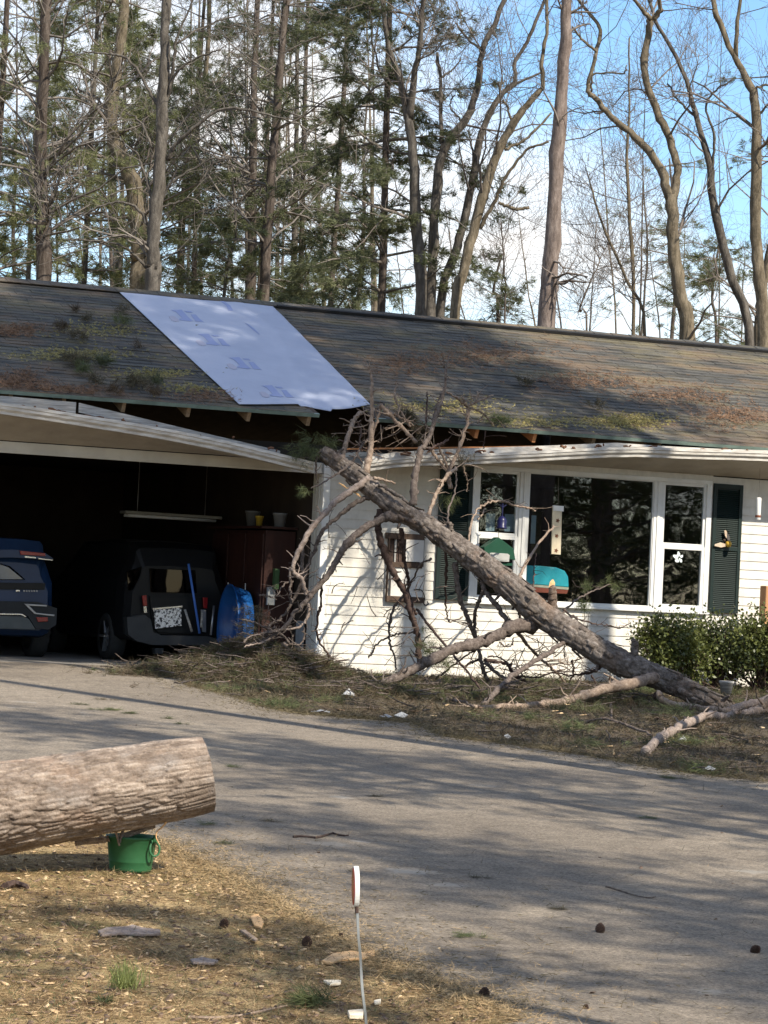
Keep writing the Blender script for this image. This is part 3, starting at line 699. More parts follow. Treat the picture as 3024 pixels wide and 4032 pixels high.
def branch(pts, w0, w1, y0, y1, mat='bark_branch', name='branch', parent=None, n=None, side=7, twigs=0):
    # pts in photo pixels; y0 / y1 distances from the wall plane (or 'g': lies on the ground there)
    a = on_y(*pts[0], y0) if y0 != 'g' else on_g(*pts[0], .03)
    y0 = a[1]; y1 = on_g(*pts[-1], .03)[1] if y1 == 'g' else y1
    L = np.concatenate([[0], np.cumsum(np.linalg.norm(np.diff(np.array(pts, float), axis=0), axis=1))]); L /= L[-1]
    W = [on_y(x, y, y0 + (y1 - y0) * t) for (x, y), t in zip(pts, L)]
    for w in W: w[2] = max(w[2], gz(w[1]) + .015)
    n = n or max(10, len(pts) * 6)
    Q = smooth_path(W, n); t = np.linspace(0, 1, n)
    R = 1.22 * (w0 + (w1 - w0) * t) / 2 / pxs(depth(W[0])) * (1 + 0.08 * np.sin(t * 23 + w0)) * (1 + RNG.normal(0, .07, n))
    Q = Q + RNG.normal(0, 0.0055, Q.shape)
    b = MB(); b.tube(Q, R, side, jit=0.09)
    o = b.build(name, M[mat], parent or ft, True)
    if name == 'branch': twigs = twigs + max(2, n // 5)
    if twigs:
        S = []
        for _ in range(twigs):
            i = RNG.integers(n // 4, n); d = RNG.normal(0, 1, 3); d[2] = abs(d[2]) * .5; d /= np.linalg.norm(d)
            l = RNG.uniform(.08, .3); p = Q[i]; r = R[i] * .35 + .0015
            for s in range(3):
                q = p + d * l / 3; S.append([*p, *q, r, r * .7]); p = q; r *= .7; d = d + RNG.normal(0, .35, 3); d /= np.linalg.norm(d)
        V, F = seg_mesh(S, 4); obj('twig', mesh_np('twig', V, F), M[mat], o)['kind'] = 'stuff'
    return o
yt = ty
B = branch
B([(1454, 1881), (1403, 1919), (1340, 1961), (1289, 2012), (1234, 2071), (1196, 2130), (1167, 2193), (1152, 2235), (1160, 2258), (1189, 2283), (1207, 2345), (1216, 2410), (1189, 2460), (1117, 2482)], 24, 7, yt(1454) - .05, -1.35, 'bark_pale')
B([(1462, 1957), (1420, 1969), (1369, 2003), (1319, 2045), (1272, 2088), (1243, 2151), (1213, 2227), (1200, 2272), (1153, 2363), (1117, 2424), (1081, 2453), (1055, 2468)], 17, 6, yt(1462), -1.0)
B([(1575, 2045), (1530, 2033), (1483, 2054), (1420, 2092), (1369, 2138), (1331, 2197), (1289, 2265), (1234, 2332), (1200, 2374), (1153, 2424), (1117, 2471), (1074, 2507), (1027, 2529), (972, 2540)], 32, 8, yt(1575) - .05, -1.5, twigs=8)
B([(1500, 2010), (1488, 2071), (1500, 2130), (1521, 2193), (1555, 2265), (1597, 2338), (1615, 2397), (1631, 2456), (1648, 2519), (1650, 2574), (1653, 2625)], 26, 18, yt(1500), -1.45, 'bark_dark', twigs=4)  # limb in shade, the shade put into its darker bark colour
B([(1580, 2079), (1585, 2151), (1593, 2214), (1606, 2277), (1612, 2350), (1640, 2420)], 15, 9, yt(1580), -1.1, 'bark_dark')
B([(1628, 1990), (1628, 1905), (1644, 1831), (1657, 1773), (1681, 1741), (1702, 1683), (1722, 1626), (1743, 1564), (1751, 1519), (1755, 1470), (1767, 1400)], 26, 5, yt(1628), -1.25, 'bark_branch', twigs=5)
B([(1755, 1470), (1750, 1435), (1743, 1405)], 8, 3, -1.22, -1.2)
B([(1700, 1690), (1716, 1610), (1740, 1545)], 9, 6, -1.3, -1.2)
B([(1435, 1872), (1448, 1823), (1460, 1757), (1460, 1700), (1464, 1626), (1462, 1564), (1464, 1503), (1456, 1462), (1445, 1433)], 24, 4, yt(1435), -1.1, 'bark_tan', twigs=5)
B([(1345, 1810), (1361, 1749), (1382, 1683), (1398, 1646), (1423, 1622)], 20, 12, yt(1345), -.75, 'bark_tan')
B([(1686, 2034), (1707, 1969), (1732, 1919), (1755, 1880), (1798, 1843)], 14, 12, yt(1686), -1.2, 'bark_tan')
B([(1775, 1920), (1767, 1864), (1792, 1802), (1808, 1765), (1829, 1700), (1845, 1618), (1837, 1597)], 14, 10, -1.15, -1.0, 'bark_tan', twigs=4)
B([(1840, 1598), (1874, 1577), (1882, 1540)], 8, 5, -1.0, -.95, 'bark_tan'); B([(1842, 1596), (1870, 1585), (1943, 1556)], 8, 5, -1.0, -1.05, 'bark_tan')
B([(1838, 1598), (1816, 1560)], 7, 4, -1.0, -1.1, 'bark_tan'); B([(1836, 1600), (1800, 1568), (1759, 1544)], 8, 6, -1.0, -1.2, 'bark_tan')
B([(1840, 1604), (1861, 1609), (1907, 1634), (1943, 1671)], 8, 4, -1.0, -.9, 'bark_tan'); B([(1907, 1634), (1880, 1665)], 6, 4, -.9, -1.0, 'bark_tan')
B([(1497, 1593), (1546, 1646), (1595, 1696), (1640, 1742)], 15, 12, -.95, -1.1, 'bark_tan', twigs=6)
B([(1505, 1601), (1579, 1646), (1628, 1675)], 9, 7, -.9, -1.0, 'bark_tan', twigs=5); B([(1570, 1503), (1554, 1544), (1562, 1585), (1587, 1634), (1615, 1680)], 5, 9, -.85, -1.0, 'bark_tan')
B([(1689, 1765), (1726, 1810), (1759, 1855), (1771, 1892)], 9, 9, -1.1, -1.1, 'bark_tan'); B([(1722, 1749), (1755, 1823), (1768, 1858)], 8, 8, -1.0, -1.1, 'bark_tan')
B([(1681, 1540), (1682, 1590), (1677, 1685)], 4, 8, -1.0, -1.2, 'bark_dark'); B([(1690, 1770), (1740, 1745), (1765, 1728)], 8, 7, -1.2, -.95, 'bark_dark')
B([(1825, 1831), (1829, 1864), (1841, 1896), (1837, 1937)], 6, 3, -1.0, -.95, 'bark_tan'); B([(1797, 1858), (1791, 1940), (1766, 2003), (1762, 2066)], 5, 7, -1.1, yt(1762), 'bark_branch')
B([(1912, 1700), (1905, 1740), (1903, 1765)], 5, 3, -.9, -.9, 'bark_dark'); B([(1462, 1720), (1430, 1750), (1400, 1800), (1370, 1840)], 9, 6, -1.05, -1.15)
B([(1500, 1590), (1480, 1670), (1465, 1730)], 10, 7, -.9, -1.0, 'bark_tan'); B([(1398, 1650), (1420, 1700), (1410, 1760)], 8, 6, -.8, -.95, 'bark_dark')
B([(1266, 1771), (1247, 1801), (1243, 1855), (1251, 1902)], 9, 4, yt(1272), -.95); B([(1390, 1822), (1336, 1860), (1277, 1898), (1226, 1923)], 8, 4, yt(1390) - .1, -1.3)
B([(1290, 1745), (1340, 1735), (1400, 1750), (1450, 1775)], 5, 7, -.9, -1.1, 'bark_dark'); B([(1300, 1782), (1390, 1778), (1440, 1770)], 6, 5, -1.0, -.9, 'bark_dark')
B([(1470, 1880), (1510, 1890), (1556, 1903)], 12, 6, yt(1470) - .1, yt(1470) - .15, 'bark_tan', 'splinter')
B([(1490, 1905), (1560, 1945), (1612, 1982)], 14, 8, yt(1490) - .12, yt(1600) - .14, 'bark_fallen', 'splinter')
# lower limbs between the trunk and the wall, down to the lawn
B([(2110, 2462), (2020, 2469), (1956, 2503), (1893, 2528), (1830, 2545), (1771, 2562), (1700, 2598), (1648, 2624), (1577, 2662), (1501, 2703), (1467, 2720)], 44, 26, yt(2100), 'g', 'bark_branch', twigs=8)
B([(1793, 2215), (1795, 2260), (1802, 2310), (1817, 2372), (1842, 2435), (1872, 2511), (1893, 2595), (1910, 2659), (1935, 2722)], 20, 11, yt(1793), -1.75, 'bark_branch', twigs=5)
B([(1910, 2320), (1889, 2359), (1872, 2405), (1868, 2469), (1872, 2507)], 13, 11, yt(1910), -1.72); B([(1895, 2290), (1914, 2334), (1956, 2384), (1994, 2439), (2022, 2466)], 16, 18, yt(1900), yt(2020))
B([(2580, 2668), (2558, 2674), (2491, 2690), (2406, 2707), (2322, 2732), (2238, 2758), (2153, 2770), (2069, 2783), (1984, 2787), (1900, 2791), (1864, 2783)], 40, 16, yt(2580) - .1, 'g', 'bark_tan', twigs=9)
B([(2230, 2522), (2162, 2570), (2103, 2604), (2048, 2642), (1984, 2688), (1934, 2743), (1906, 2772)], 15, 18, yt(2230), 'g', 'bark_branch', twigs=4)
B([(2035, 2490), (2081, 2545), (2119, 2583), (2170, 2629), (2204, 2663), (2229, 2697)], 12, 7, yt(2035), -1.5, 'bark_tan', twigs=4)
B([(1905, 2600), (1990, 2612), (2015, 2642), (2062, 2680), (2125, 2692), (2180, 2720)], 13, 8, -1.7, -1.6, 'bark_dark', twigs=6); B([(1908, 2606), (1977, 2667), (2041, 2701), (2083, 2730), (2104, 2768)], 12, 10, -1.7, -2.2, 'bark_branch', twigs=4)
B([(1922, 2587), (1956, 2587), (1990, 2604), (2012, 2620)], 5, 4, -1.6, -1.4, 'bark_dark', twigs=3)
B([(1640, 2397), (1686, 2460), (1762, 2549), (1809, 2608), (1864, 2676), (1918, 2750)], 9, 7, -1.2, 'g', 'bark_dark')
B([(1716, 2672), (1762, 2638), (1821, 2591), (1866, 2562)], 8, 5, -1.3, -1.6, 'bark_dark', twigs=6); B([(1826, 2629), (1855, 2608), (1890, 2600)], 7, 8, -1.4, -1.7, 'bark_dark')
B([(1610, 2334), (1581, 2355), (1551, 2393), (1536, 2448), (1532, 2507), (1539, 2553), (1555, 2587), (1558, 2640)], 11, 5, -1.2, -1.0, 'bark_branch', twigs=4)
B([(1530, 2507), (1484, 2536), (1462, 2574), (1450, 2588)], 6, 5, -1.05, -.9); B([(1532, 2507), (1575, 2496), (1630, 2490)], 5, 6, -1.05, -1.3); B([(1575, 2400), (1530, 2402), (1510, 2430)], 4, 3, -1.1, -1.0)
B([(1265, 2300), (1265, 2374), (1251, 2431), (1247, 2489), (1262, 2533), (1287, 2565), (1309, 2598), (1328, 2625)], 9, 6, -1.35, -.9, 'bark_dark'); B([(1287, 2565), (1301, 2627), (1312, 2674)], 6, 4, -1.0, -.8, 'bark_dark'); B([(1298, 2580), (1315, 2625), (1332, 2670)], 6, 4, -1.0, -.75, 'bark_dark')
B([(1220, 2650), (1255, 2638), (1288, 2622)], 14, 9, -1.1, -.9, 'bark_dark')
B([(1124, 2536), (1095, 2580), (1055, 2625)], 16, 10, -1.5, 'g', 'bark_pale'); B([(954, 2439), (1008, 2453), (1059, 2478), (1117, 2504), (1139, 2533)], 5, 8, -1.6, -1.5)
B([(958, 2528), (987, 2507), (1037, 2493), (1088, 2486), (1130, 2470)], 6, 8, -1.8, -1.5); B([(962, 2545), (1030, 2530), (1075, 2510)], 5, 7, -1.75, -1.5, 'bark_pale')
B([(1110, 2440), (1075, 2450), (1060, 2475), (1100, 2480), (1150, 2465)], 7, 6, -1.2, -1.3); B([(1197, 2470), (1198, 2510), (1175, 2540), (1140, 2533)], 6, 5, -1.2, -1.4)
B([(1143, 2235), (1143, 2330), (1150, 2380)], 9, 8, -1.1, -1.15); B([(1150, 2290), (1120, 2300), (1090, 2345)], 6, 4, -1.1, -1.2); B([(1190, 2160), (1192, 2260), (1190, 2330)], 12, 10, -.9, -1.0, 'bark_branch')
B([(1036, 2540), (1040, 2585)], 6, 7, -1.6, -1.7); B([(1020, 2345), (1060, 2350), (1090, 2360)], 5, 3, -1.3, -1.2); B([(1080, 2470), (1000, 2545), (930, 2600)], 9, 5, -1.4, 'g', twigs=4)
B([(1678, 2671), (1695, 2722), (1740, 2755)], 7, 6, 'g', 'g', 'bark_pale'); B([(1699, 2654), (1737, 2697), (1762, 2758)], 14, 13, 'g', 'g', 'bark_branch'); B([(1770, 2754), (1830, 2764), (1864, 2785)], 10, 8, 'g', 'g', 'bark_branch')
B([(2404, 2768), (2408, 2830)], 9, 7, 'g', 'g', 'bark_branch'); B([(2301, 2849), (2343, 2832), (2406, 2836), (2470, 2857), (2554, 2891), (2575, 2910)], 7, 10, 'g', 'g', 'bark_branch', twigs=3)
B([(2584, 2726), (2611, 2756), (2656, 2775), (2720, 2782), (2795, 2793), (2870, 2812), (2927, 2816), (2983, 2797), (3024, 2763), (3090, 2700)], 20, 30, -3.95, -4.6, 'bark_tan', side=9, twigs=5)
B([(2541, 2965), (2581, 2925), (2626, 2891), (2682, 2861), (2738, 2835), (2795, 2816), (2851, 2823), (2895, 2838)], 34, 30, 'g', -4.3, 'bark_pale', side=10)
B([(2860, 2800), (2945, 2778), (3024, 2756), (3110, 2735)], 30, 32, -4.25, -4.2, 'bark_pale', side=9); B([(2920, 2842), (2983, 2801), (3030, 2775), (3100, 2715)], 28, 32, -4.5, -4.4, 'bark_pale', side=9)
B([(2590, 2735), (2577, 2800)], 26, 22, -3.6, -3.5, 'bark_dark', 'stub'); B([(2665, 2780), (2675, 2840)], 10, 9, -3.8, -3.9, 'bark_tan', 'stub')
s_ = B([(2172, 2420), (2176, 2360), (2174, 2312)], 34, 24, yt(2172), yt(2172) - .03, 'bark_fallen', 'stub', side=9)
q = on_y(2172, 2300, yt(2172) - .03); mb = MB(); mb.tube([q + (0, 0, -.04), q + (.005, 0, .02), q + (.015, 0, .055)], [.036, .03, .006], 7, jit=.25); mb.build('broken_end', M['rawwood'], s_)
B([(2495, 2600), (2500, 2545), (2497, 2520)], 30, 20, yt(2495), yt(2495), 'bark_fallen', 'stub'); B([(2268, 2470), (2271, 2432)], 10, 7, yt(2268), yt(2268), 'bark_dark', 'stub')
B([(2216, 2401), (2271, 2435), (2343, 2456), (2406, 2465), (2440, 2473), (2482, 2452)], 6, 3, yt(2216) + .1, -1.6, 'bark_dark', twigs=6)
tw1 = B([(2215, 2415), (2260, 2370), (2300, 2342), (2350, 2322), (2406, 2300)], 8, 4, yt(2215) + .1, -1.6, 'bark_branch')
B([(2040, 2290), (2058, 2243), (2110, 2154), (2150, 2105), (2180, 2070)], 12, 7, yt(2040), -1.2, 'bark_tan'); B([(2102, 2330), (2104, 2250), (2110, 2180)], 5, 3, yt(2102), -1.6, 'bark_dark')
B([(1843, 2150), (1855, 2066), (1879, 2009), (1906, 1988), (1936, 1976), (1991, 1976), (2024, 1991), (2057, 1997), (2084, 2000), (2111, 2012)], 7, 6, yt(1843), -1.0, 'bark_tan'); B([(1880, 2045), (1900, 2025), (1907, 2002)], 6, 5, -1.3, -1.1, 'bark_tan')
B([(1700, 2200), (1660, 2220), (1620, 2290), (1600, 2330)], 7, 5, yt(1700), -1.2, 'bark_branch'); B([(1755, 2170), (1757, 2260), (1755, 2340), (1760, 2420), (1775, 2450), (1822, 2428)], 10, 3, yt(1755), -1.2, 'bark_dark')
B([(1765, 2120), (1775, 2075), (1770, 2065)], 16, 20, yt(1765), yt(1765) - .05, 'bark_fallen', 'stub')
B([(2020, 2395), (2040, 2380), (2060, 2372)], 9, 6, yt(2020) + .1, -1.7, 'bark_dark'); B([(2030, 2370), (2045, 2425), (2065, 2455)], 9, 6, yt(2030), -1.8, 'bark_dark', twigs=4)
B([(2390, 2612), (2345, 2640), (2310, 2650), (2250, 2660), (2200, 2650)], 14, 4, yt(2390), -1.8, 'bark_dark', twigs=8); B([(2255, 2600), (2258, 2650), (2240, 2690)], 7, 6, -2.2, -2.1, 'bark_dark')
B([(2330, 2655), (2350, 2700), (2370, 2720)], 6, 4, -2.0, -2.0, 'bark_dark', twigs=2); B([(2140, 2605), (2190, 2600), (2230, 2615), (2290, 2590)], 5, 4, -1.8, -2.1, 'bark_tan', twigs=5)
B([(2040, 2660), (2110, 2668), (2170, 2650), (2230, 2632)], 7, 4, -1.7, -1.6, 'bark_dark', twigs=5); B([(1970, 2530), (1985, 2545), (2015, 2540), (2022, 2510)], 5, 4, -1.8, -1.9, 'bark_dark')
# needle clumps still on it
def clump(px, py, y, rpx, ntuft, mat='needle', k=14, L=.13, w=.004, name='needle_clump', axis=(0, 0, -.3), parent=None, flat=.7):
    c = on_y(px, py, y) if y != 'g' else on_g(px, py, .04); r = rpx / pxs(depth(c))
    Cc = c + RNG.normal(0, .45, (ntuft, 3)) * np.array([r, r * .7, r * flat])
    if y == 'g': Cc[:, 2] = np.maximum(Cc[:, 2], [gz(v) + .01 for v in Cc[:, 1]])
    A = np.tile(np.array(axis, float), (ntuft, 1)) + RNG.normal(0, .5, (ntuft, 3))
    V, F = needles(Cc, A, k, L, w, .45); o = obj(name, mesh_np(name, V, F), M[mat], parent or ft); return o
clump(1205, 1765, -1.0, 75, 60, axis=(-.4, 0, -.3)); clump(1300, 1745, -.95, 40, 20); clump(1195, 1935, -1.3, 32, 14, axis=(-.6, 0, -.5), L=.11); clump(1765, 1970, -1.05, 40, 22, axis=(0, 0, -.7))
clump(1700, 2560, -1.9, 60, 46, axis=(-.3, 0, -.1)); clump(1745, 2600, -1.9, 50, 30); clump(1690, 2480, -1.4, 45, 10); clump(1000, 2420, -1.5, 60, 34, 'needle_dry', axis=(-.7, 0, -.1)); clump(985, 2470, -1.5, 50, 26, 'needle_dry', axis=(-.7, 0, -.1))
clump(2290, 2380, -2.2, 34, 18); clump(2305, 2320, -2.0, 24, 8, axis=(.3, 0, .6)); clump(2410, 2300, -1.6, 50, 12, axis=(.8, 0, .2)); clump(1820, 1800, -1.0, 45, 22, 'needle_dry'); clump(1660, 1690, -1.0, 60, 16, 'needle_dry')
def tangle(name, boxes, mat, seed):
    rng = np.random.default_rng(seed); S = []
    for (x0, y0, x1, y1, ya, yb, n, lpx) in boxes:
        for _ in range(n):
            p = on_y(rng.uniform(x0, x1), rng.uniform(y0, y1), rng.uniform(ya, yb)); a = rng.uniform(0, 6.283); d = CR * math.cos(a) + CU * math.sin(a) + CF * rng.normal(0, .35); d /= np.linalg.norm(d)
            L = rng.uniform(.4, 1.2) * lpx / 330; r = rng.uniform(.003, .008); bend = rng.normal(0, .22, 3)
            for i in range(6):
                q = p + d * L / 6; q[2] = max(q[2], gz(q[1]) + .01); S.append([*p, *q, r, r * .88]); r *= .88
                if i in (2, 3, 4) and rng.random() < .55:
                    e = d + rng.normal(0, .7, 3); e /= np.linalg.norm(e); S.append([*q, *(q + e * L * .18), r * .7, .0018])
                p = q; d = d + bend * .6 + rng.normal(0, .13, 3); d /= np.linalg.norm(d)
    V, F = seg_mesh(S, 5); obj(name, mesh_np(name, V, F), M[mat], ft)['kind'] = 'stuff'
tangle('twig_tangle', [(1330, 1640, 1720, 1860, -1.2, -.75, 26, 130), (1660, 1560, 1930, 1850, -1.15, -.85, 14, 110), (1400, 1560, 1640, 1700, -1.1, -.8, 10, 110)], 'bark_tan', 71)
tangle('twig_tangle', [(1020, 2330, 1230, 2620, -1.7, -1.0, 22, 120), (1480, 2300, 1760, 2640, -1.7, -.7, 26, 130), (1850, 2480, 2400, 2720, -2.3, -.9, 40, 150), (1600, 2600, 2300, 2790, -2.3, -1.3, 40, 140)], 'bark_branch', 72)
tangle('twig_tangle', [(1900, 2330, 2300, 2640, -2.2, -1.2, 26, 150), (1260, 2100, 1500, 2500, -1.3, -.6, 10, 120), (2450, 2740, 2900, 2900, -4.3, -3.4, 16, 110)], 'bark_dark', 73)
# bright spots of light through the break, put in as pale raw-wood pieces
for x, y in ((1352, 1912), (1385, 1930), (1408, 1946)):
    mb = MB(); c = on_y(x, y, yt(x) - .09); mb.tube([c - (.06, 0, -.03), c, c + (.05, 0, -.035)], [.004, .012, .003], 5, jit=.3); mb.build('splinter', M['rawwood'], ft)  # these splinters stand in for bright spots of light
# loose bark flakes and snapped knots along the trunk
rngf = np.random.default_rng(8); S_f = []; V_f = []; F_f = []
for _ in range(150):
    i = rngf.integers(10, 645); j = rngf.integers(0, 72); p = TV[i, j]; nrm = p - TQc[i]; nrm /= np.linalg.norm(nrm); tg = TQc[min(i + 3, 659)] - TQc[i]; tg /= np.linalg.norm(tg); sd = np.cross(tg, nrm); l = rngf.uniform(.03, .09); w = rngf.uniform(.015, .035); lift = rngf.uniform(.006, .03); n0 = len(V_f)
    for a in (-1, 1):
        for b in (-1, 1): V_f.append(p + tg * a * l + sd * b * w + nrm * (.004 + (lift if a > 0 else 0)))
    for a in (-1, 1):
        for b in (-1, 1): V_f.append(p + tg * a * l + sd * b * w + nrm * (.010 + (lift if a > 0 else 0)))
    F_f += [(n0, n0 + 1, n0 + 3, n0 + 2), (n0 + 4, n0 + 6, n0 + 7, n0 + 5), (n0, n0 + 4, n0 + 5, n0 + 1), (n0 + 2, n0 + 3, n0 + 7, n0 + 6), (n0 + 1, n0 + 5, n0 + 7, n0 + 3), (n0, n0 + 2, n0 + 6, n0 + 4)]
obj('bark_flakes', mesh_np('bark_flakes', V_f, F_f), M['bark_fallen'], tro)['kind'] = 'stuff'
for i in (50, 110, 165, 215, 265, 305, 356, 395, 450, 486, 530, 565, 600):
    j = rngf.integers(0, 72); p = TV[i, j]; nrm = p - TQc[i]; nrm /= np.linalg.norm(nrm); l = rngf.uniform(.03, .11); mb = MB(); d_ = nrm + rngf.normal(0, .35, 3); mb.tube([p - nrm * .03, p + d_ * l * .5, p + d_ * l], [.026, .019, .013], 6, jit=.15); mb.build('stub', M['bark_branch'], ft)
# ------------------------------------------------------------------ cut log propped on a bucket
def log_mat():
    m, nt, b = nodes('log_bark'); p = position(nt)
    c, h = noise_col(nt, p, 5.5, [(0.32, (0.090, 0.072, 0.060)), (0.48, (0.225, 0.187, 0.158)), (0.66, (0.40, 0.345, 0.298))], 10, 0.76, stretch=(0.9, 1.8, 3.0))
    k, _ = noise_col(nt, p, 3.2, [(0.55, 0.0), (0.70, 0.45)], 7, loc=(5, 1, 2)); c = mixc(nt, k, c, (0.28, 0.195, 0.145))
    g, _ = noise_col(nt, p, 4.2, [(0.54, 0.0), (0.68, 0.55)], 5, loc=(1, 6, 4)); c = mixc(nt, g, c, (0.27, 0.255, 0.245))
    f, h2 = noise_col(nt, p, 60, [(0.25, 0.7), (0.75, 1.3)], 4, 0.7); c = mixc(nt, 1.0, c, f, 'MULTIPLY')
    c = plate_tint(nt, c, (.78, .72, .67), (1.14, 1.10, 1.06))
    nt.links.new(c, b.inputs['Base Color']); b.inputs['Roughness'].default_value = 0.93; b.inputs['Specular IOR Level'].default_value = 0.12
    bump(nt, b, h2, 0.5, 0.01); return m
M['log'] = log_mat()
lg = empty('cut_log', tuple(on_g(0, 3420))); tag(lg, 'thick cut pine log with flaky bark, propped on the green bucket', 'log')
LP = [at(-620, 3285, 15.15), at(-200, 3215, 15.35), at(0, 3186, 15.45), at(400, 3118, 15.62), at(700, 3066, 15.76), at(815, 3045, 15.8)]
LRr = [.262, .256, .25, .237, .226, .214]
lo, LQ, LR2, LV = bark_tube(LP, LRr, 460, 230, 0.011, (0.15, 0.028), 11, 'bark', M['log'], lg)
ring_mat = pm('cut_face', (0.62, 0.44, 0.27), (0.5, 0.34, 0.2), 30, 0.85, 0.3)
cap_fan(LV[-1], LV[-1].mean(0) + (LV[-1].mean(0) - LV[-8].mean(0)) * .2, 'cut_face', ring_mat, lg); cap_fan(LV[0], LV[0].mean(0), 'cut_face', ring_mat, lg)
# bucket
bc = on_g(513, 3432); bs = pxs(depth(bc)); BR = 100 / bs; BH = 142 / bs
M['bucket'] = pm('green_plastic', (0.020, 0.100, 0.038), (0.034, 0.125, 0.052), 7, 0.5, spec=0.35)
bk = empty('bucket', tuple(bc)); tag(bk, 'green plastic bucket with bail handle under the cut log', 'bucket')
mb = MB(); r0 = BR * .84
mb.lathe([(0, .004), (r0 * .96, .004), (r0, .02), (r0 * 1.01, .055), (r0 * 1.03, .058), (r0 * 1.035, .064), (BR * .965, BH * .86), (BR * .985, BH * .87), (BR * .985, BH * .93), (BR * 1.03, BH * .94), (BR * 1.035, BH), (BR * .97, BH), (BR * .94, BH * .92), (r0 * .93, .012), (0, .012)], bc, 40); mb.build('shell', M['bucket'], bk, True)
h0 = bc + np.array([BR * .62, -BR * .8, BH * .93]); mb = MB()
mb.tube(smooth_path([h0 + (0, 0, .01), h0 + (.025, -.03, -.03), h0 + (.02, -.035, -.075), h0 + (-.012, -.035, -.085), h0 + (-.03, -.03, -.05), h0 + (-.012, -.015, 0)], 24), .0065, 7); mb.build('handle', M['bucket'], bk, True)
mb = MB(); mb.tube([h0 + (0, .01, -.02), h0 + (.002, -.012, .0), h0 + (.005, -.01, .03)], .012, 8); mb.build('handle_lug', M['bucket'], bk, True)
def stick(name, label, pts, w0, w1, d, mat, cat='stick', group=None, up=0.0, ground=False, n=10, side=6, jit=.12):
    W = [on_g(x, y, up) for x, y in pts] if ground else [at(x, y, d) for x, y in pts]
    s = pxs(depth(W[0])); Q = smooth_path(W, n); b = MB(); b.tube(Q, np.linspace(w0, w1, n) / 2 / s, side, jit=jit)
    return tag(b.build(name, M[mat] if isinstance(mat, str) else mat, None), label, cat, group)
dB = depth(bc) - .12
stick('broken_stick', 'pale snapped stick poking down at the left rim of the bucket', [(318, 3248), (350, 3268), (385, 3285), (418, 3302)], 12, 10, dB, 'bark_pale')
stick('broken_stick', 'thin bright peeled twig curving up right of the bucket', [(662, 3216), (648, 3248), (618, 3275), (616, 3300), (628, 3325)], 9, 4, dB, 'rawwood')
stick('broken_stick', 'dark brown chunk of branch wedged under the log left of the bucket', [(295, 3318), (340, 3312), (400, 3308), (430, 3300)], 30, 26, dB + .05, 'bark_tan')
stick('broken_stick', 'tan slab of wood lying across the bucket rim beneath the log', [(470, 3296), (520, 3280), (570, 3262), (610, 3250)], 26, 22, dB + .08, 'bark_tan')
stick('broken_stick', 'short upright splinter at the front of the bucket rim', [(452, 3265), (462, 3295), (470, 3330)], 12, 8, dB - .02, 'bark_tan')
stick('broken_stick', 'knotty stub hanging over the middle of the bucket rim', [(486, 3262), (478, 3290), (472, 3318)], 14, 9, dB - .03, 'bark_branch')

# ------------------------------------------------------------------ driveway marker
mk = at(1440, 4032, 11.3); base = np.array([mk[0], mk[1], gz(mk[1])])
mt = empty('driveway_marker', tuple(base)); tag(mt, 'white oval reflector with red edge on a bent grey metal stake', 'driveway marker')
steel = pm('galvanised', (0.42, 0.44, 0.44), (0.30, 0.32, 0.33), 14, 0.42, metallic=0.7)
SP = [base, at(1440, 4032, 11.3), at(1426, 3900, 11.3), at(1420, 3780, 11.3), at(1412, 3690, 11.3), at(1404, 3560, 11.3)]
Q = smooth_path(SP, 60); mb = MB()
for i in range(59):
    tw = 0.9 * math.sin(i * .12); v = (math.cos(tw), math.sin(tw) * .6, 0)
    mb.bar(Q[i], Q[i + 1] + (Q[i + 1] - Q[i]) * .05, .010, .0035, up=np.cross(Q[i + 1] - Q[i], v))
    mb.bar(Q[i] + np.array([.005, .004, 0]), Q[i + 1] + np.array([.005, .004, 0]), .0035, .008, up=np.cross(Q[i + 1] - Q[i], v))
mb.build('stake', steel, mt)
c = at(1402, 3490, 11.3); ax = (CR * .97 - CF * .24); ax /= np.linalg.norm(ax); e2 = np.cross(CU, ax); hh = 80 / pxs(11.3)
def disc(c, a, b, n, t, name, mat):
    m_ = MB(); o = [c + a * math.cos(k * 2 * math.pi / n) + b * math.sin(k * 2 * math.pi / n) for k in range(n)]; m_.prism([v - n_ax * t / 2 for v in o], n_ax * t); return m_.build(name, mat, mt, bevel=.002)
n_ax = np.array(CR) * .80 - np.array(CF) * .60; n_ax /= np.linalg.norm(n_ax); fa = np.cross(CU, n_ax); fa /= np.linalg.norm(fa)
n_ax = CR * .985 + CF * .17; n_ax = n_ax / np.linalg.norm(n_ax); fa = np.cross(CU, n_ax)
disc(c + n_ax * .0, fa * .036, CU * hh, 28, .020, 'reflector_housing', M['white'])
disc(c - n_ax * .0118, fa * .034, CU * hh * .93, 28, .003, 'red_face', pm('red_plastic', (0.30, 0.012, 0.018), (0.2, 0.01, 0.015), 8, 0.25, spec=.6))
mb = MB(); mb.tube([at(1404, 3560, 11.3), at(1405, 3595, 11.3)], .008, 8); mb.build('clamp', M['bark_dark'], mt)

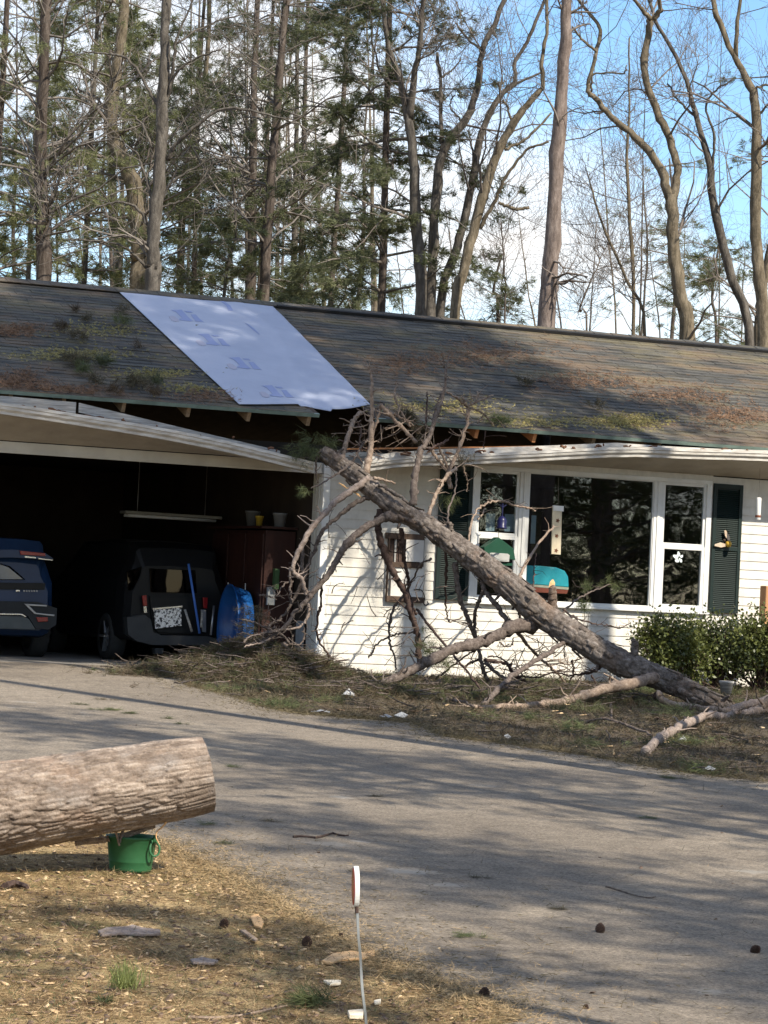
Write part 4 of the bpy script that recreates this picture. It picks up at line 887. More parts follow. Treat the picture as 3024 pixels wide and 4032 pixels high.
# ------------------------------------------------------------------ pine cones
def cone_mesh():
    b = MB(); b.lathe([(0, -.026), (.010, -.022), (.014, 0), (.009, .02), (0, .027)], (0, 0, 0), 8); n = 70
    for i in range(n):
        t = i / n; z = -.026 + .054 * t; r = .0215 * math.sin(math.pi * (0.12 + .82 * t)) ** .8; a = i * 2.39996
        d = np.array([math.cos(a), math.sin(a), 0]); s = np.array([-d[1], d[0], 0]); u = np.array([0, 0, 1.0])
        p = d * r * .4 + u * z; q = d * r * 1.15 + u * (z + .006)
        b.hexa([p - s * .003, p + s * .003, q + s * .006, q - s * .006, p - s * .003 + u * .002, p + s * .003 + u * .002, q + s * .0055 + u * .004, q - s * .0055 + u * .004])
    me = bpy.data.meshes.new('pine_cone'); me.from_pydata(b.v, [], b.f); me.materials.append(pm('cone_scales', (0.045, 0.027, 0.020), (0.085, 0.05, 0.036), 60, 0.8)); return me
cm = cone_mesh()
for (x, y, s, lab) in ((2362, 3680, 1.05, 'brown pine cone standing alone on the grey driveway'), (1905, 3938, 1.0, 'brown pine cone at the lawn edge, lowest in the photo'), (1207, 3735, 1.05, 'dark pine cone in the chips left of the marker'),
                      (880, 3660, .95, 'pine cone among bright chips on the lawn behind the grass'), (2970, 3760, 1.0, 'opened pine cone near the right edge of the driveway'), (1340, 3700, .6, 'tiny pine cone just left of the marker stake'), (2305, 3982, .55, 'little dark cone at the very bottom of the driveway')):
    g0 = on_g(x, y); o = obj('pine_cone', cm); o.location = Vector(g0 + (0, 0, .022 * s)); o.scale = (s,) * 3; o.rotation_euler = (random.uniform(-.5, .5) + (1.4 if x == 2970 else .3), random.uniform(-.4, .4), random.uniform(0, 6)); tag(o, lab, 'pine cone', 'pine cones on the ground')

# ------------------------------------------------------------------ bark slabs, chips and litter
def slabthing(name, label, pts, mat, th=.012, cat='bark piece', group='bark pieces and wood chips on the lawn', lift=.012):
    W = [on_g(x, y, lift) for x, y in pts]; b = MB(); b.prism(W, (0, 0, th)); o = b.build(name, M[mat] if isinstance(mat, str) else mat, None, bevel=.003)
    return tag(o, label, cat, group)
slabthing('bark_slab', 'long pinkish bark slab lying on the lawn left of centre', [(385, 3672), (420, 3660), (500, 3655), (520, 3648), (560, 3660), (630, 3668), (632, 3684), (560, 3688), (480, 3682), (400, 3690)], 'bark_pale')
slabthing('bark_slab', 'orange-brown strip of wood lying behind the marker stake', [(1265, 3792), (1310, 3762), (1380, 3752), (1430, 3758), (1475, 3750), (1475, 3770), (1420, 3782), (1350, 3785), (1300, 3800)], 'rawwood')
slabthing('wood_chip', 'white split chip lying flat left of the marker stake', [(1272, 3868), (1345, 3868), (1340, 3880), (1300, 3884)], pm('white_chip', (0.78, 0.70, 0.55), (0.66, 0.56, 0.42), 20, .8), cat='wood chip')
M['chipw'] = bpy.data.materials['white_chip']
slabthing('wood_chip', 'blocky pale chip touching the base of the marker stake', [(1368, 3995), (1432, 3990), (1428, 4015), (1375, 4012)], 'chipw', .02, cat='wood chip')
slabthing('wood_chip', 'small white chip right of the marker stake', [(1472, 3948), (1500, 3942), (1498, 3955), (1475, 3958)], 'chipw', cat='wood chip')
slabthing('wood_chip', 'broad tan chip in the dark patch of lawn', [(748, 3785), (800, 3778), (860, 3790), (840, 3800), (760, 3798)], 'bark_pale', cat='wood chip')
slabthing('wood_chip', 'curled yellow leaf-like chip near the pine cone on the lawn', [(985, 3615), (1015, 3605), (1040, 3635), (1030, 3660), (1000, 3650)], 'rawwood', cat='wood chip')
slabthing('wood_chip', 'thick tan stick-shaped chip below the yellow curled chip', [(945, 3670), (965, 3668), (1015, 3705), (1005, 3712)], 'bark_tan', cat='wood chip')
stick('fallen_stick', 'long brown stick across the bottom of the lawn', [(740, 4005), (850, 4008), (960, 3995), (1130, 3960)], 16, 8, 0, 'bark_tan', ground=True, up=.012)
stick('fallen_stick', 'dark crooked twig lying on the driveway beyond the bucket', [(1155, 3294), (1200, 3292), (1240, 3298), (1280, 3290), (1310, 3280), (1350, 3290), (1372, 3288)], 10, 6, 0, 'bark_dark', ground=True, up=.02)
stick('fallen_stick', 'thin forked twig on the driveway at right of centre', [(2385, 3490), (2430, 3502), (2500, 3525), (2560, 3535), (2580, 3530)], 7, 5, 0, 'bark_branch', ground=True, up=.018)
stick('fallen_stick', 'short dark stick on the left edge of the lawn', [(20, 3490), (60, 3478), (110, 3492)], 34, 20, 0, 'bark_dark', ground=True, up=.02)
LXY = np.array(lawn_edge)
def inside(poly, P):
    x, y = P[:, 0], P[:, 1]; c = np.zeros(len(P), bool); n = len(poly); j = n - 1
    for i in range(n):
        xi, yi = poly[i]; xj, yj = poly[j]
        k = ((yi > y) != (yj > y)) & (x < (xj - xi) * (y - yi) / (yj - yi + 1e-12) + xi); c ^= k; j = i
    return c
def scatter_px(n, x0, x1, y0, y1, lawn=True, fuzzy=0.0):
    px = RNG.uniform(x0, x1, n); py = RNG.uniform(y0, y1, n); P = np.array([on_g(a, b) for a, b in zip(px, py)])
    Pj = P[:, :2] + RNG.normal(0, fuzzy, (n, 2)) if fuzzy else P[:, :2]
    k = ~inside(drive, Pj) if lawn else inside(drive, Pj); return P[k]
def litter(name, label, cat, P, size, mat, flat=.3, elong=(1.2, 2.6), lift=.004):
    S = []; F = []; n = len(P); bx = np.array([(-1, -1, 0), (1, -1, 0), (1, 1, 0), (-1, 1, 0), (-1, -1, 1), (1, -1, 1), (1, 1, 1), (-1, 1, 1)], float)
    fq = np.array([(4, 5, 6, 7), (0, 1, 5, 4), (1, 2, 6, 5), (2, 3, 7, 6), (3, 0, 4, 7)])
    a = RNG.uniform(0, 6.28, n); sx = RNG.uniform(*size, n) / 2; e = RNG.uniform(*elong, n); V = bx[None] + RNG.normal(0, .22, (n, 8, 3))
    V = V * np.stack([sx * e, sx, sx * 2 * flat], 1)[:, None]; tilt = RNG.normal(0, .25, n); V[:, :, 2] += V[:, :, 0] * tilt[:, None]
    c, s = np.cos(a)[:, None], np.sin(a)[:, None]; V = np.stack([V[:, :, 0] * c - V[:, :, 1] * s, V[:, :, 0] * s + V[:, :, 1] * c, V[:, :, 2]], 2) + P[:, None] + (0, 0, lift)
    Fa = (fq[None] + (np.arange(n) * 8)[:, None, None]).reshape(-1, 4)
    o = obj(name, mesh_np(name, V.reshape(-1, 3), Fa), mat); return tag(o, label, cat, kind='stuff')
chipm = pm('wood_chips', (0.66, 0.50, 0.31), (0.42, 0.28, 0.15), 18, .85)
P1 = np.vstack([scatter_px(620, -100, 1900, 3300, 4150, fuzzy=.12), scatter_px(240, 500, 1000, 3330, 3520, fuzzy=.05), scatter_px(260, -50, 1500, 3450, 3800)])
litter('wood_chips', 'pale wood chips scattered over the needle-covered lawn', 'wood chips', P1, (.004, .021), chipm)
barkm = pm('bark_bits', (0.10, 0.065, 0.045), (0.25, 0.17, 0.12), 25, .9)
litter('bark_bits', 'dark bark crumbs and dead leaves over the lawn', 'litter', scatter_px(1500, -100, 2000, 3320, 4150, fuzzy=.15), (.005, .022), barkm)
def needle_litter(name, label, P, L, w, mat, up=.35, k=1, spread=1.0, lift=.004):
    A = RNG.normal(0, 1, (len(P), 3)); A[:, 2] = np.abs(A[:, 2]) * up
    V, F = needles(P + np.array([0, 0, lift]), A, k, L, w, spread * .4)
    V = V.reshape(-1, 3, 3); V[:, 2, 2] = np.maximum(V[:, 2, 2], V[:, 0, 2] + .001); o = obj(name, mesh_np(name, V.reshape(-1, 3), F), M[mat]); return tag(o, label, 'needles', kind='stuff')
M['needle_rust0'] = needle_mat('dark_lawn_needles', (0.075, 0.045, 0.026), (0.17, 0.105, 0.055), trans=.1, scale=2)
M['needle_tan'] = needle_mat('tan_needles', (0.32, 0.22, 0.115), (0.52, 0.38, 0.215), trans=.1, scale=2)
needle_litter('needle_litter', 'tan dead pine needles carpeting the foreground lawn', scatter_px(17000, -120, 2050, 3300, 4160, fuzzy=.1), .055, .0021, 'needle_tan', .2, 2)
needle_litter('brown_litter', 'darker brown dead needles among the tan ones on the lawn', scatter_px(14000, -120, 2050, 3300, 4160, fuzzy=.1), .055, .0024, 'needle_rust0', .2, 2)
needle_litter('lawn_grass', 'sparse green grass blades in the foreground lawn', scatter_px(2600, -100, 1900, 3420, 4160, fuzzy=.1), .05, .003, 'needle', .8, 2)
P2 = scatter_px(520, 500, 3100, 2680, 4032, lawn=False); litter('driveway_grit', 'small dark grit and bark crumbs on the asphalt driveway', 'grit', P2, (.006, .022), barkm, .25)
P3 = scatter_px(260, 0, 3100, 2680, 4032, lawn=False); litter('pale_grit', 'pale stones and chips scattered on the driveway', 'grit', P3, (.005, .016), chipm, .3)
needle_litter('driveway_needles', 'loose pine needles fallen on the driveway', scatter_px(2600, 0, 3100, 2650, 4032, lawn=False), .07, .003, 'needle_dry', .12, 1)
def edge_pts(line, n, out):
    P = np.array(line); k = RNG.integers(0, len(P) - 1, n); t = RNG.uniform(0, 1, (n, 1)); q = P[k] + (P[k + 1] - P[k]) * t + RNG.normal(0, 1, (n, 2)) * RNG.exponential(out, (n, 1))
    return np.stack([q[:, 0], q[:, 1], np.array([gz(v) for v in q[:, 1]]) + .012], 1)
needle_litter('edge_needles', 'brown needles and soil spilling over the lawn edge onto the driveway', edge_pts(lawn_line[:-1], 12000, .20), .05, .0022, 'needle_tan', .12, 2)
M['needle_olive'] = needle_mat('olive_litter', (0.085, 0.070, 0.038), (0.17, 0.135, 0.075), trans=.1, scale=3)
needle_litter('edge_moss', 'olive litter fraying along the lawn edge of the driveway', edge_pts(lawn_line[:-1], 7000, .30), .05, .0035, 'needle_olive', .10, 2)
needle_litter('bed_edge_litter', 'dark litter fraying along the bed edge of the driveway', edge_pts(bed_line, 6000, .22), .09, .0045, 'needle_olive', .12, 2)
# tufts and green sprigs
def sprig(name, label, px, py, rpx, n, mat, L, w, cat='pine sprig', group='pine sprigs lying on the driveway', axis=(0, 0, .2), flat=.25, k=14, spread=.45):
    c = on_g(px, py, .015); r = rpx / pxs(depth(c)); Cc = c + RNG.normal(0, .45, (n, 3)) * np.array([r, r * .8, r * flat]); Cc[:, 2] = np.maximum(Cc[:, 2], [gz(v) + .014 for v in Cc[:, 1]])
    A = np.tile(np.array(axis, float), (n, 1)) + RNG.normal(0, .4, (n, 3)) * np.array([1, 1, .3]); V, F = needles(Cc, A, k, L, w, spread)
    if name == 'pine_sprig': g_ = np.array([gz(v) for v in V[:, 1]]); V[:, 2] = g_ + .014 + (V[:, 2] - g_ - .014).clip(0) * .35
    V[:, 2] = np.maximum(V[:, 2], np.array([gz(v) for v in V[:, 1]]) + .014)
    return tag(obj(name, mesh_np(name, V, F), M[mat]), label, cat, group)
sprig('grass_tuft', 'pale green grass tuft on the sunlit lawn below the log', 480, 3890, 55, 22, 'needle_lime', .12, .004, 'grass', 'grass tufts on the lawn', (0, 0, 1.6), spread=.35)
sprig('grass_tuft', 'dark green flattened tuft left of the marker stake', 1230, 3950, 80, 34, 'needle', .12, .004, 'grass', 'grass tufts on the lawn', (-.7, -.3, .35))
sprig('grass_tuft', 'small dark green sprig at the foot of the pale grass tuft', 405, 3945, 22, 10, 'needle_dark', .06, .004, 'grass', 'grass tufts on the lawn')
for px, py, r, n, lab, mt_ in ((1830, 3685, 60, 14, 'bright green pine sprig on the driveway right of the marker', 'needle'), (2640, 3062, 50, 24, 'dark green pine sprig at the far driveway edge', 'needle_dark'), (430, 2795, 60, 30, 'bushy pine sprig on the driveway in front of the garage', 'needle'),
                               (505, 2808, 36, 16, 'low sprig touching the bushy one before the garage', 'needle_dark'), (310, 2772, 36, 12, 'thin sprig on the driveway left of the bushy one', 'needle_dark'), (660, 2828, 20, 9, 'upright little sprig on the driveway near the debris mound', 'needle_dark'), (715, 2850, 26, 7, 'flat scrap of needles near the upright little sprig', 'needle_dark'),
                               (920, 3018, 40, 8, 'flat green sprig on the driveway right of the log end', 'needle'), (820, 3245, 36, 8, 'sprig on the driveway just right of the bucket', 'needle'), (1060, 3232, 30, 7, 'sprig beyond the crooked twig on the driveway', 'needle_dry'), (2195, 3577, 36, 8, 'yellowish sprig in the middle right of the driveway', 'needle_dry'),
                               (2560, 3222, 44, 9, 'green sprig at the end of the sunlit streak', 'needle'), (1890, 3455, 26, 6, 'small sprig beside the pale worn asphalt', 'needle_dry'), (1490, 3135, 30, 6, 'sprig on the sunlit streak near the centre', 'needle_dry'), (890, 3320, 40, 9, 'dark sprig on the driveway between bucket and marker', 'needle_dark'), (410, 2755, 70, 10, 'brown strand of needles just before the garage slab', 'needle_dry'), (365, 2636, 12, 6, 'tiny scrap on the garage apron', 'needle_dark')):
    sprig('pine_sprig', lab, px, py, r, n, mt_, .09, .004, flat=.18)

# ------------------------------------------------------------------ debris bed before the house
def mound(name, label, cpx, rx, ry, h, n, mat):
    c = on_g(*cpx); u = RNG.normal(0, .42, (n, 2)); P = np.zeros((n, 3)); P[:, 0] = c[0] + u[:, 0] * rx; P[:, 1] = c[1] + u[:, 1] * ry
    P[:, 2] = [gz(v) for v in P[:, 1]]; P[:, 2] += h * np.exp(-(u ** 2).sum(1) * 2.2) * RNG.uniform(.3, 1, n); return P
bedpoly = bed + [(3.0, -12.0), (9, -9.0), (9, -.05), (0.05, -.05), (-1.2, -.25)]
xs = RNG.uniform(-5, 8.5, 60000); ys = RNG.uniform(-11, -.06, 60000); PB = np.stack([xs, ys, np.array([gz(v) for v in ys])], 1); PB = PB[inside(bedpoly, PB[:, :2])][:19000]
hum = .05 * np.maximum(0, np.sin(PB[:, 0] * 2.1 + np.sin(PB[:, 1] * 3)) * np.sin(PB[:, 1] * 2.7 + 1)); PB[:, 2] += hum * RNG.uniform(0, 1, len(PB))
mdb = np.vstack([mound('m', '', (985, 2655), 1.25, .8, .42, 3400, ''), mound('m', '', (1150, 2690), 1.2, .6, .36, 2200, ''), mound('m', '', (800, 2670), 1.2, .45, .18, 1200, ''), mound('m', '', (1560, 2740), 2.2, .8, .10, 1500, ''), mound('m', '', (2200, 2760), 1.6, .9, .15, 1600, '')])
def mat_needles(name, label, P, k, L, w, mat, zup):
    A = RNG.normal(0, 1, (len(P), 3)); A[:, 2] = np.abs(A[:, 2]) * zup; V, F = needles(P + (0, 0, .006), A, k, L, w, .5)
    V[:, 2] = np.maximum(V[:, 2], np.array([gz(v) for v in V[:, 1]]) + .004); o = obj(name, mesh_np(name, V, F), M[mat]); return tag(o, label, 'needles', kind='stuff')
h_ = len(PB) // 2
mat_needles('dry_needle_bed', 'brown-grey pine litter covering the bed before the house', PB[:h_], 6, .13, .006, 'needle_dry', .35)
M['needle_brown'] = needle_mat('brown_needles', (0.055, 0.040, 0.026), (0.13, 0.095, 0.058), trans=.1, scale=4)
mat_needles('brown_needle_bed', 'dark brown dead needles in the bed under the fallen trunk', PB[h_:], 6, .11, .006, 'needle_brown', .3)
mat_needles('needle_mound', 'heaped grey-green pine boughs at the garage corner', mdb[::2], 9, .15, .0055, 'needle_dry', .18)
mat_needles('brown_mound', 'brown dead needles in the heap at the garage corner', mdb[1::2], 9, .14, .0055, 'needle_brown', .18)
k2 = RNG.choice(len(mdb), 1900, False); mat_needles('green_boughs', 'darker green needles mixed into the heap at the garage corner', mdb[k2] + (0, 0, .02), 8, .12, .005, 'needle', .2)
kg = RNG.choice(len(PB), 90); PG = np.concatenate([PB[i] + RNG.normal(0, 1, (26, 3)) * (.13, .09, .02) + (0, 0, .03) for i in kg]); mat_needles('matted_boughs', 'matted green-brown boughs strewn across the bed before the house', PG, 9, .13, .005, 'needle', .18)
sprig('pine_bough', 'yellow-green moss-like tuft behind the low limb', 2030, 2742, 60, 50, 'needle_lime', .08, .005, 'pine bough', None, flat=.4)
sprig('pine_bough', 'dark green bough lying behind the limb fork', 1860, 2728, 90, 60, 'needle_dark', .11, .005, 'pine bough', None, flat=.5)
sprig('pine_bough', 'olive bough under the right end of the trunk', 2480, 2760, 130, 70, 'needle', .12, .005, 'pine bough', None, flat=.35)
sprig('pine_bough', 'dark bough shading the lawn below the long low limb', 2300, 2800, 130, 60, 'needle_dark', .12, .005, 'pine bough', None, flat=.3)
PL = PB[RNG.choice(len(PB), 260)]; litter('dead_leaves', 'pale dead leaves and chips in the bed before the house', 'leaves', PL, (.012, .05), barkm, .12, lift=.03)
PL = PB[RNG.choice(len(PB), 130)]; litter('pale_chips', 'bright wood chips in the bed before the house', 'wood chips', PL, (.010, .045), chipm, .2, lift=.03)
S_ = []
for p in np.vstack([PB[RNG.choice(len(PB), 420)], mdb[RNG.choice(len(mdb), 900)] + (0, 0, .04)]):
    a_ = RNG.uniform(0, 6.28); L_ = RNG.uniform(.08, .4); d_ = np.array([math.cos(a_), math.sin(a_), RNG.uniform(-.02, .22)]); q_ = p + (0, 0, .02); r_ = RNG.uniform(.003, .011)
    for _ in range(3):
        e_ = q_ + d_ * L_ / 3; e_[2] = max(e_[2], gz(e_[1]) + .01); S_.append([*q_, *e_, r_, r_ * .8]); q_ = e_; r_ *= .8; d_ = d_ + RNG.normal(0, .3, 3) * (1, 1, .3); d_ /= np.linalg.norm(d_)
V, F = seg_mesh(S_, 5); tag(obj('fallen_twigs', mesh_np('fallen_twigs', V, F), M['bark_branch']), 'broken twigs strewn over the bed before the house', 'twigs', kind='stuff')
paper = pm('white_scrap', (0.48, 0.48, 0.48), (0.34, 0.35, 0.36), 12, .6)
for (x, y, a, b, lab) in ((1262, 2806, 46, 8, 'white strip of trim lying at the bed edge left of centre'), (1520, 2826, 34, 9, 'white scrap at the bed edge, left one of the pair'), (1580, 2828, 34, 16, 'crumpled white scrap at the bed edge, right one of the pair'), (1372, 2742, 34, 20, 'crumpled grey-white scrap on the debris by the wall'), (2790, 3036, 44, 14, 'white scrap in the bed near the right edge'), (2690, 2922, 26, 16, 'pale torn bark scrap below the spotted limb'), (2000, 2908, 18, 12, 'small white scrap at the bed edge in the middle'), (1330, 3448, 0, 0, '')):
    if a:
        c = on_g(x, y, .02); s = pxs(depth(c)); b_ = MB(); n = 9
        o_ = [c + np.array([math.cos(t) * a / s * random.uniform(.7, 1.1), math.sin(t) * a / s * .6 * random.uniform(.6, 1.1), random.uniform(0, b / s)]) for t in np.linspace(0, 6.28, n, endpoint=False)]
        b_.add(o_ + [c + (0, 0, b / s * 1.6), c - (0, 0, .01)], [(i, (i + 1) % n, n) for i in range(n)] + [((i + 1) % n, i, n + 1) for i in range(n)]); tag(b_.build('white_scrap', paper), lab, 'scrap', 'pale scraps lying in the bed')
# ------------------------------------------------------------------ woods behind the house
TWS = 0.82
M['bark_pine'] = bark_mat('bark_pine', (0.060, 0.046, 0.040), (0.150, 0.115, 0.098), (0.27, 0.21, 0.18), 6, (1, 1, 0.35), 0.8)
M['bark_redpine'] = bark_mat('bark_redpine', (0.085, 0.066, 0.057), (0.185, 0.148, 0.130), (0.30, 0.25, 0.222), 13, (1, 1, 0.3), 1.0)
M['bark_brown'] = bark_mat('bark_brown', (0.032, 0.025, 0.020), (0.085, 0.068, 0.057), (0.165, 0.138, 0.118), 13, (1, 1, 0.25), 1.0)
M['bark_grey'] = bark_mat('bark_grey', (0.048, 0.043, 0.037), (0.105, 0.093, 0.080), (0.19, 0.172, 0.150), 14, (1, 1, 0.3), 1.0)
M['bark_gold'] = bark_mat('bark_gold', (0.070, 0.058, 0.040), (0.150, 0.124, 0.088), (0.245, 0.205, 0.150), 14, (1, 1, 0.35), 1.0)
M['twig'] = pm('twig_bark', (0.11, 0.092, 0.080), (0.21, 0.18, 0.158), 6, 0.9)
M['twig_dark'] = pm('dead_twig_bark', (0.105, 0.092, 0.080), (0.22, 0.195, 0.172), 6, 0.9)
M['needle_sun'] = needle_mat('white_pine_needles', (0.105, 0.130, 0.060), (0.25, 0.255, 0.120), trans=.4, scale=1.2)

M['needle_woods'] = needle_mat('woods_needles', (0.075, 0.098, 0.050), (0.185, 0.198, 0.098), trans=.4, scale=1.5)
M['needle_woods_dark'] = needle_mat('woods_spruce_needles', (0.055, 0.074, 0.040), (0.160, 0.170, 0.085), trans=.35, scale=1.5)
def grow(p, d, L, r, lvl, S, rng, upb=0.15, kids=(3, 5), tips=None, minr=.0025, wig=.22):
    n = 4; q = np.array(p, float); d = np.array(d, float)
    pts = []
    for i in range(n):
        d = d + rng.normal(0, wig, 3) + np.array([0, 0, upb * .3]); d /= np.linalg.norm(d)
        e = q + d * L / n; r1 = max(minr, r * (1 - .7 / n * 1.0)); S.append([*q, *e, r, r1]); pts.append((e, d.copy(), r1)); q = e; r = r1
    if lvl > 0:
        for _ in range(rng.integers(*kids)):
            e, dd, rr = pts[rng.integers(0, n)]
            s = rng.normal(0, 1, 3); s -= dd * (s @ dd); s /= np.linalg.norm(s) + 1e-9
            a = rng.uniform(.5, 1.1); nd = dd * math.cos(a) + s * math.sin(a) + np.array([0, 0, upb]); nd /= np.linalg.norm(nd)
            grow(e, nd, L * rng.uniform(.4, .72), max(minr, rr * .62), lvl - 1, S, rng, upb, kids, tips, minr, wig)
    if tips is not None: tips.append((q, d))
def path3(pts, d, j=0.0): return [at(x, y, d) for x, y in pts]
def trunk_tree(name, label, mains, d, mat, group=None, cat='tree', twig=0, twig_len=1.4, twig_lvl=2, twig_mat='twig', foliage=None, seed=1, ext=2.0, upb=.25, kids=(3, 5), nbranch=None, rough=.10, sides=12, pxrange=None):
    """mains: list of (pixel path bottom->top, width bottom, width top); the first is the trunk, carried down to the ground and on above the frame."""
    rng = np.random.default_rng(seed); P0 = at(*mains[0][0][0], d); root = empty(name, (P0[0], P0[1], 0)); tag(root, label, cat, group)
    allp = []; s = pxs(d)
    for k, (pts, w0, w1) in enumerate(mains):
        W = path3(pts, d); n = max(10, len(pts) * 5); off = rng.normal(0, .25, 3) * (1 if k else 0)
        if k:                                   # limbs swing a little nearer or farther than the trunk plane
            side = rng.choice([-1, 1]) * rng.uniform(.1, .35)
            LL = np.linspace(0, 1, len(W)); W = [w + CF * side * t * np.linalg.norm(W[-1] - W[0]) for w, t in zip(W, LL)]
        R = [w0 * TWS / 2 / s, w1 * TWS / 2 / s]
        if k == 0:
            W = [np.array([W[0][0] - (W[1][0] - W[0][0]) * .3, W[0][1], 0.0])] + W; R = [R[0] * 1.15, R[0], R[1]]
        if pts[-1][1] <= 5:
            e = W[-1] + (W[-1] - W[-2]) / np.linalg.norm(W[-1] - W[-2]) * ext; W = W + [e]; R = R + [R[-1] * .7]
        Q = smooth_path(W, n); Rr = np.interp(np.linspace(0, 1, n), np.linspace(0, 1, len(R)), R) * (1 + .02 * rng.normal(0, 1, n).cumsum() / 3)
        Rr = np.clip(Rr, min(R) * .8, max(R) * 1.15)
        Q[1:] += rng.normal(0, .008, Q[1:].shape)
        b = MB(); b.tube(Q, Rr, sides, jit=rough); b.build('trunk' if k == 0 else 'limb', M[mat], root, True); allp.append((Q, Rr))
    S = []; tips = []
    for i in range(twig):
        Q, Rr = allp[rng.integers(0, len(allp))] if i % 3 else allp[-1 if len(allp) > 1 else 0]
        lo = int(len(Q) * .25); j = rng.integers(lo, len(Q)); T = Q[min(j + 1, len(Q) - 1)] - Q[max(j - 1, 0)]; T /= np.linalg.norm(T) + 1e-9
        s_ = rng.normal(0, 1, 3); s_ -= T * (s_ @ T); s_ /= np.linalg.norm(s_); dd = s_ + T * rng.uniform(.2, 1.0); dd /= np.linalg.norm(dd)
        grow(Q[j], dd, twig_len * rng.uniform(.5, 1.3), max(.006, min(.03, Rr[j] * .35)), twig_lvl, S, rng, upb, kids, tips)
    if S:
        V, F = seg_mesh(S, 3); obj('twigs', mesh_np('twigs', V, F), M[twig_mat], root)['kind'] = 'stuff'
    if foliage:
        mt_, k, L, w, keep = foliage; sel = [t for t in tips if rng.random() < keep]
        if sel:
            V, F = needles([t[0] for t in sel], [t[1] for t in sel], k, L, w, .55, rng); obj('crown', mesh_np('crown', V, F), M[mt_], root)
    return root
def c1(*p): return [(x / 1.0972, y / 1.0972) for x, y in p]                 # from the left-hand study
def c2(*p): return [(1400 + x / 1.0216, y / 1.0216) for x, y in p]          # from the right-hand study
WG = 'trees in the woods behind the house'
# left: pines
trunk_tree('pine_tree', 'dark reddish pine trunk at the far left above the roof', [(c1((186, 1235), (182, 1000), (180, 850), (178, 600), (190, 300), (200, 0)), 66, 52)], 46, 'bark_brown', WG, twig=46, twig_len=1.7, twig_mat='twig_dark', upb=-.02, foliage=('needle_sun', 12, .15, .011, .22), seed=2)
trunk_tree('pine_tree', 'pale golden leaning trunk behind the grey pine at left', [(c1((600, 1280), (600, 1100), (595, 950), (565, 770), (495, 620), (480, 450), (520, 200), (535, 0)), 84, 58)], 49, 'bark_gold', WG, twig=30, twig_len=1.8, foliage=('needle_sun', 12, .15, .012, .3), seed=3)
trunk_tree('pine_tree', 'grey many-limbed pine trunk rising behind the roof sheet', [
    (c1((660, 1290), (662, 1150), (665, 1000), (690, 750), (700, 500), (710, 300), (720, 0)), 62, 56),
    (c1((690, 470), (640, 380), (560, 260), (500, 225), (430, 215), (340, 205)), 18, 6), (c1((720, 440), (750, 340), (800, 290), (880, 255), (960, 230)), 16, 6), (c1((735, 390), (750, 280), (770, 170), (820, 60), (870, -40)), 22, 10),
    (c1((725, 690), (760, 630), (830, 570), (960, 490), (1100, 500), (1300, 560)), 22, 7), (c1((640, 970), (580, 890), (500, 870), (400, 900), (330, 950)), 16, 6), (c1((635, 1160), (580, 1100), (520, 1060), (400, 1045), (300, 1045)), 15, 5),
    (c1((655, 850), (620, 740), (590, 660), (540, 620)), 16, 8), (c1((700, 860), (760, 780), (900, 700), (1000, 690)), 14, 5), (c1((690, 900), (780, 870), (830, 860), (900, 900)), 12, 5), (c1((660, 640), (600, 520), (540, 480)), 14, 6), (c1((760, 190), (860, 120), (1000, 60), (1150, 30)), 12, 5)],
    43.5, 'bark_grey', WG, twig=44, twig_len=1.2, twig_mat='twig_dark', upb=.05, seed=4)
trunk_tree('pine_tree', 'slim dark trunk left of the paired trunks over the sheet', [(c1((1085, 1240), (1085, 900), (1090, 700), (1100, 350), (1110, 0)), 44, 30)], 52, 'bark_brown', WG, twig=40, twig_len=1.9, twig_mat='twig_dark', upb=-.1, foliage=('needle_woods_dark', 12, .14, .012, .35), seed=5)
trunk_tree('pine_tree', 'slim dark trunk, right one of the pair over the sheet', [(c1((1140, 1270), (1165, 850), (1200, 400), (1235, 0)), 48, 34)], 50, 'bark_brown', WG, twig=44, twig_len=2.0, twig_mat='twig_dark', upb=-.12, foliage=('needle_woods_dark', 12, .14, .012, .4), seed=6)
trunk_tree('pine_tree', 'pale thin trunk left of the dark pair', [(c1((775, 1250), (790, 900), (850, 500), (890, 300), (905, 0)), 36, 26)], 56, 'bark_gold', WG, twig=26, twig_len=1.8, seed=7)
trunk_tree('pine_tree', 'thin grey trunk between the golden trunk and the far-left pine', [(c1((510, 1240), (495, 900), (480, 600), (470, 300), (465, 0)), 30, 20)], 58, 'bark_grey', WG, twig=34, twig_len=1.9, foliage=('needle_sun', 12, .16, .013, .35), seed=8)
trunk_tree('pine_tree', 'thin trunk right of the dark pair, half hidden by twigs', [(c1((1265, 1260), (1275, 900), (1280, 600), (1290, 0)), 30, 20)], 60, 'bark_grey', WG, twig=40, twig_len=2.0, twig_mat='twig_dark', upb=-.05, foliage=('needle_woods_dark', 12, .15, .013, .3), seed=9)
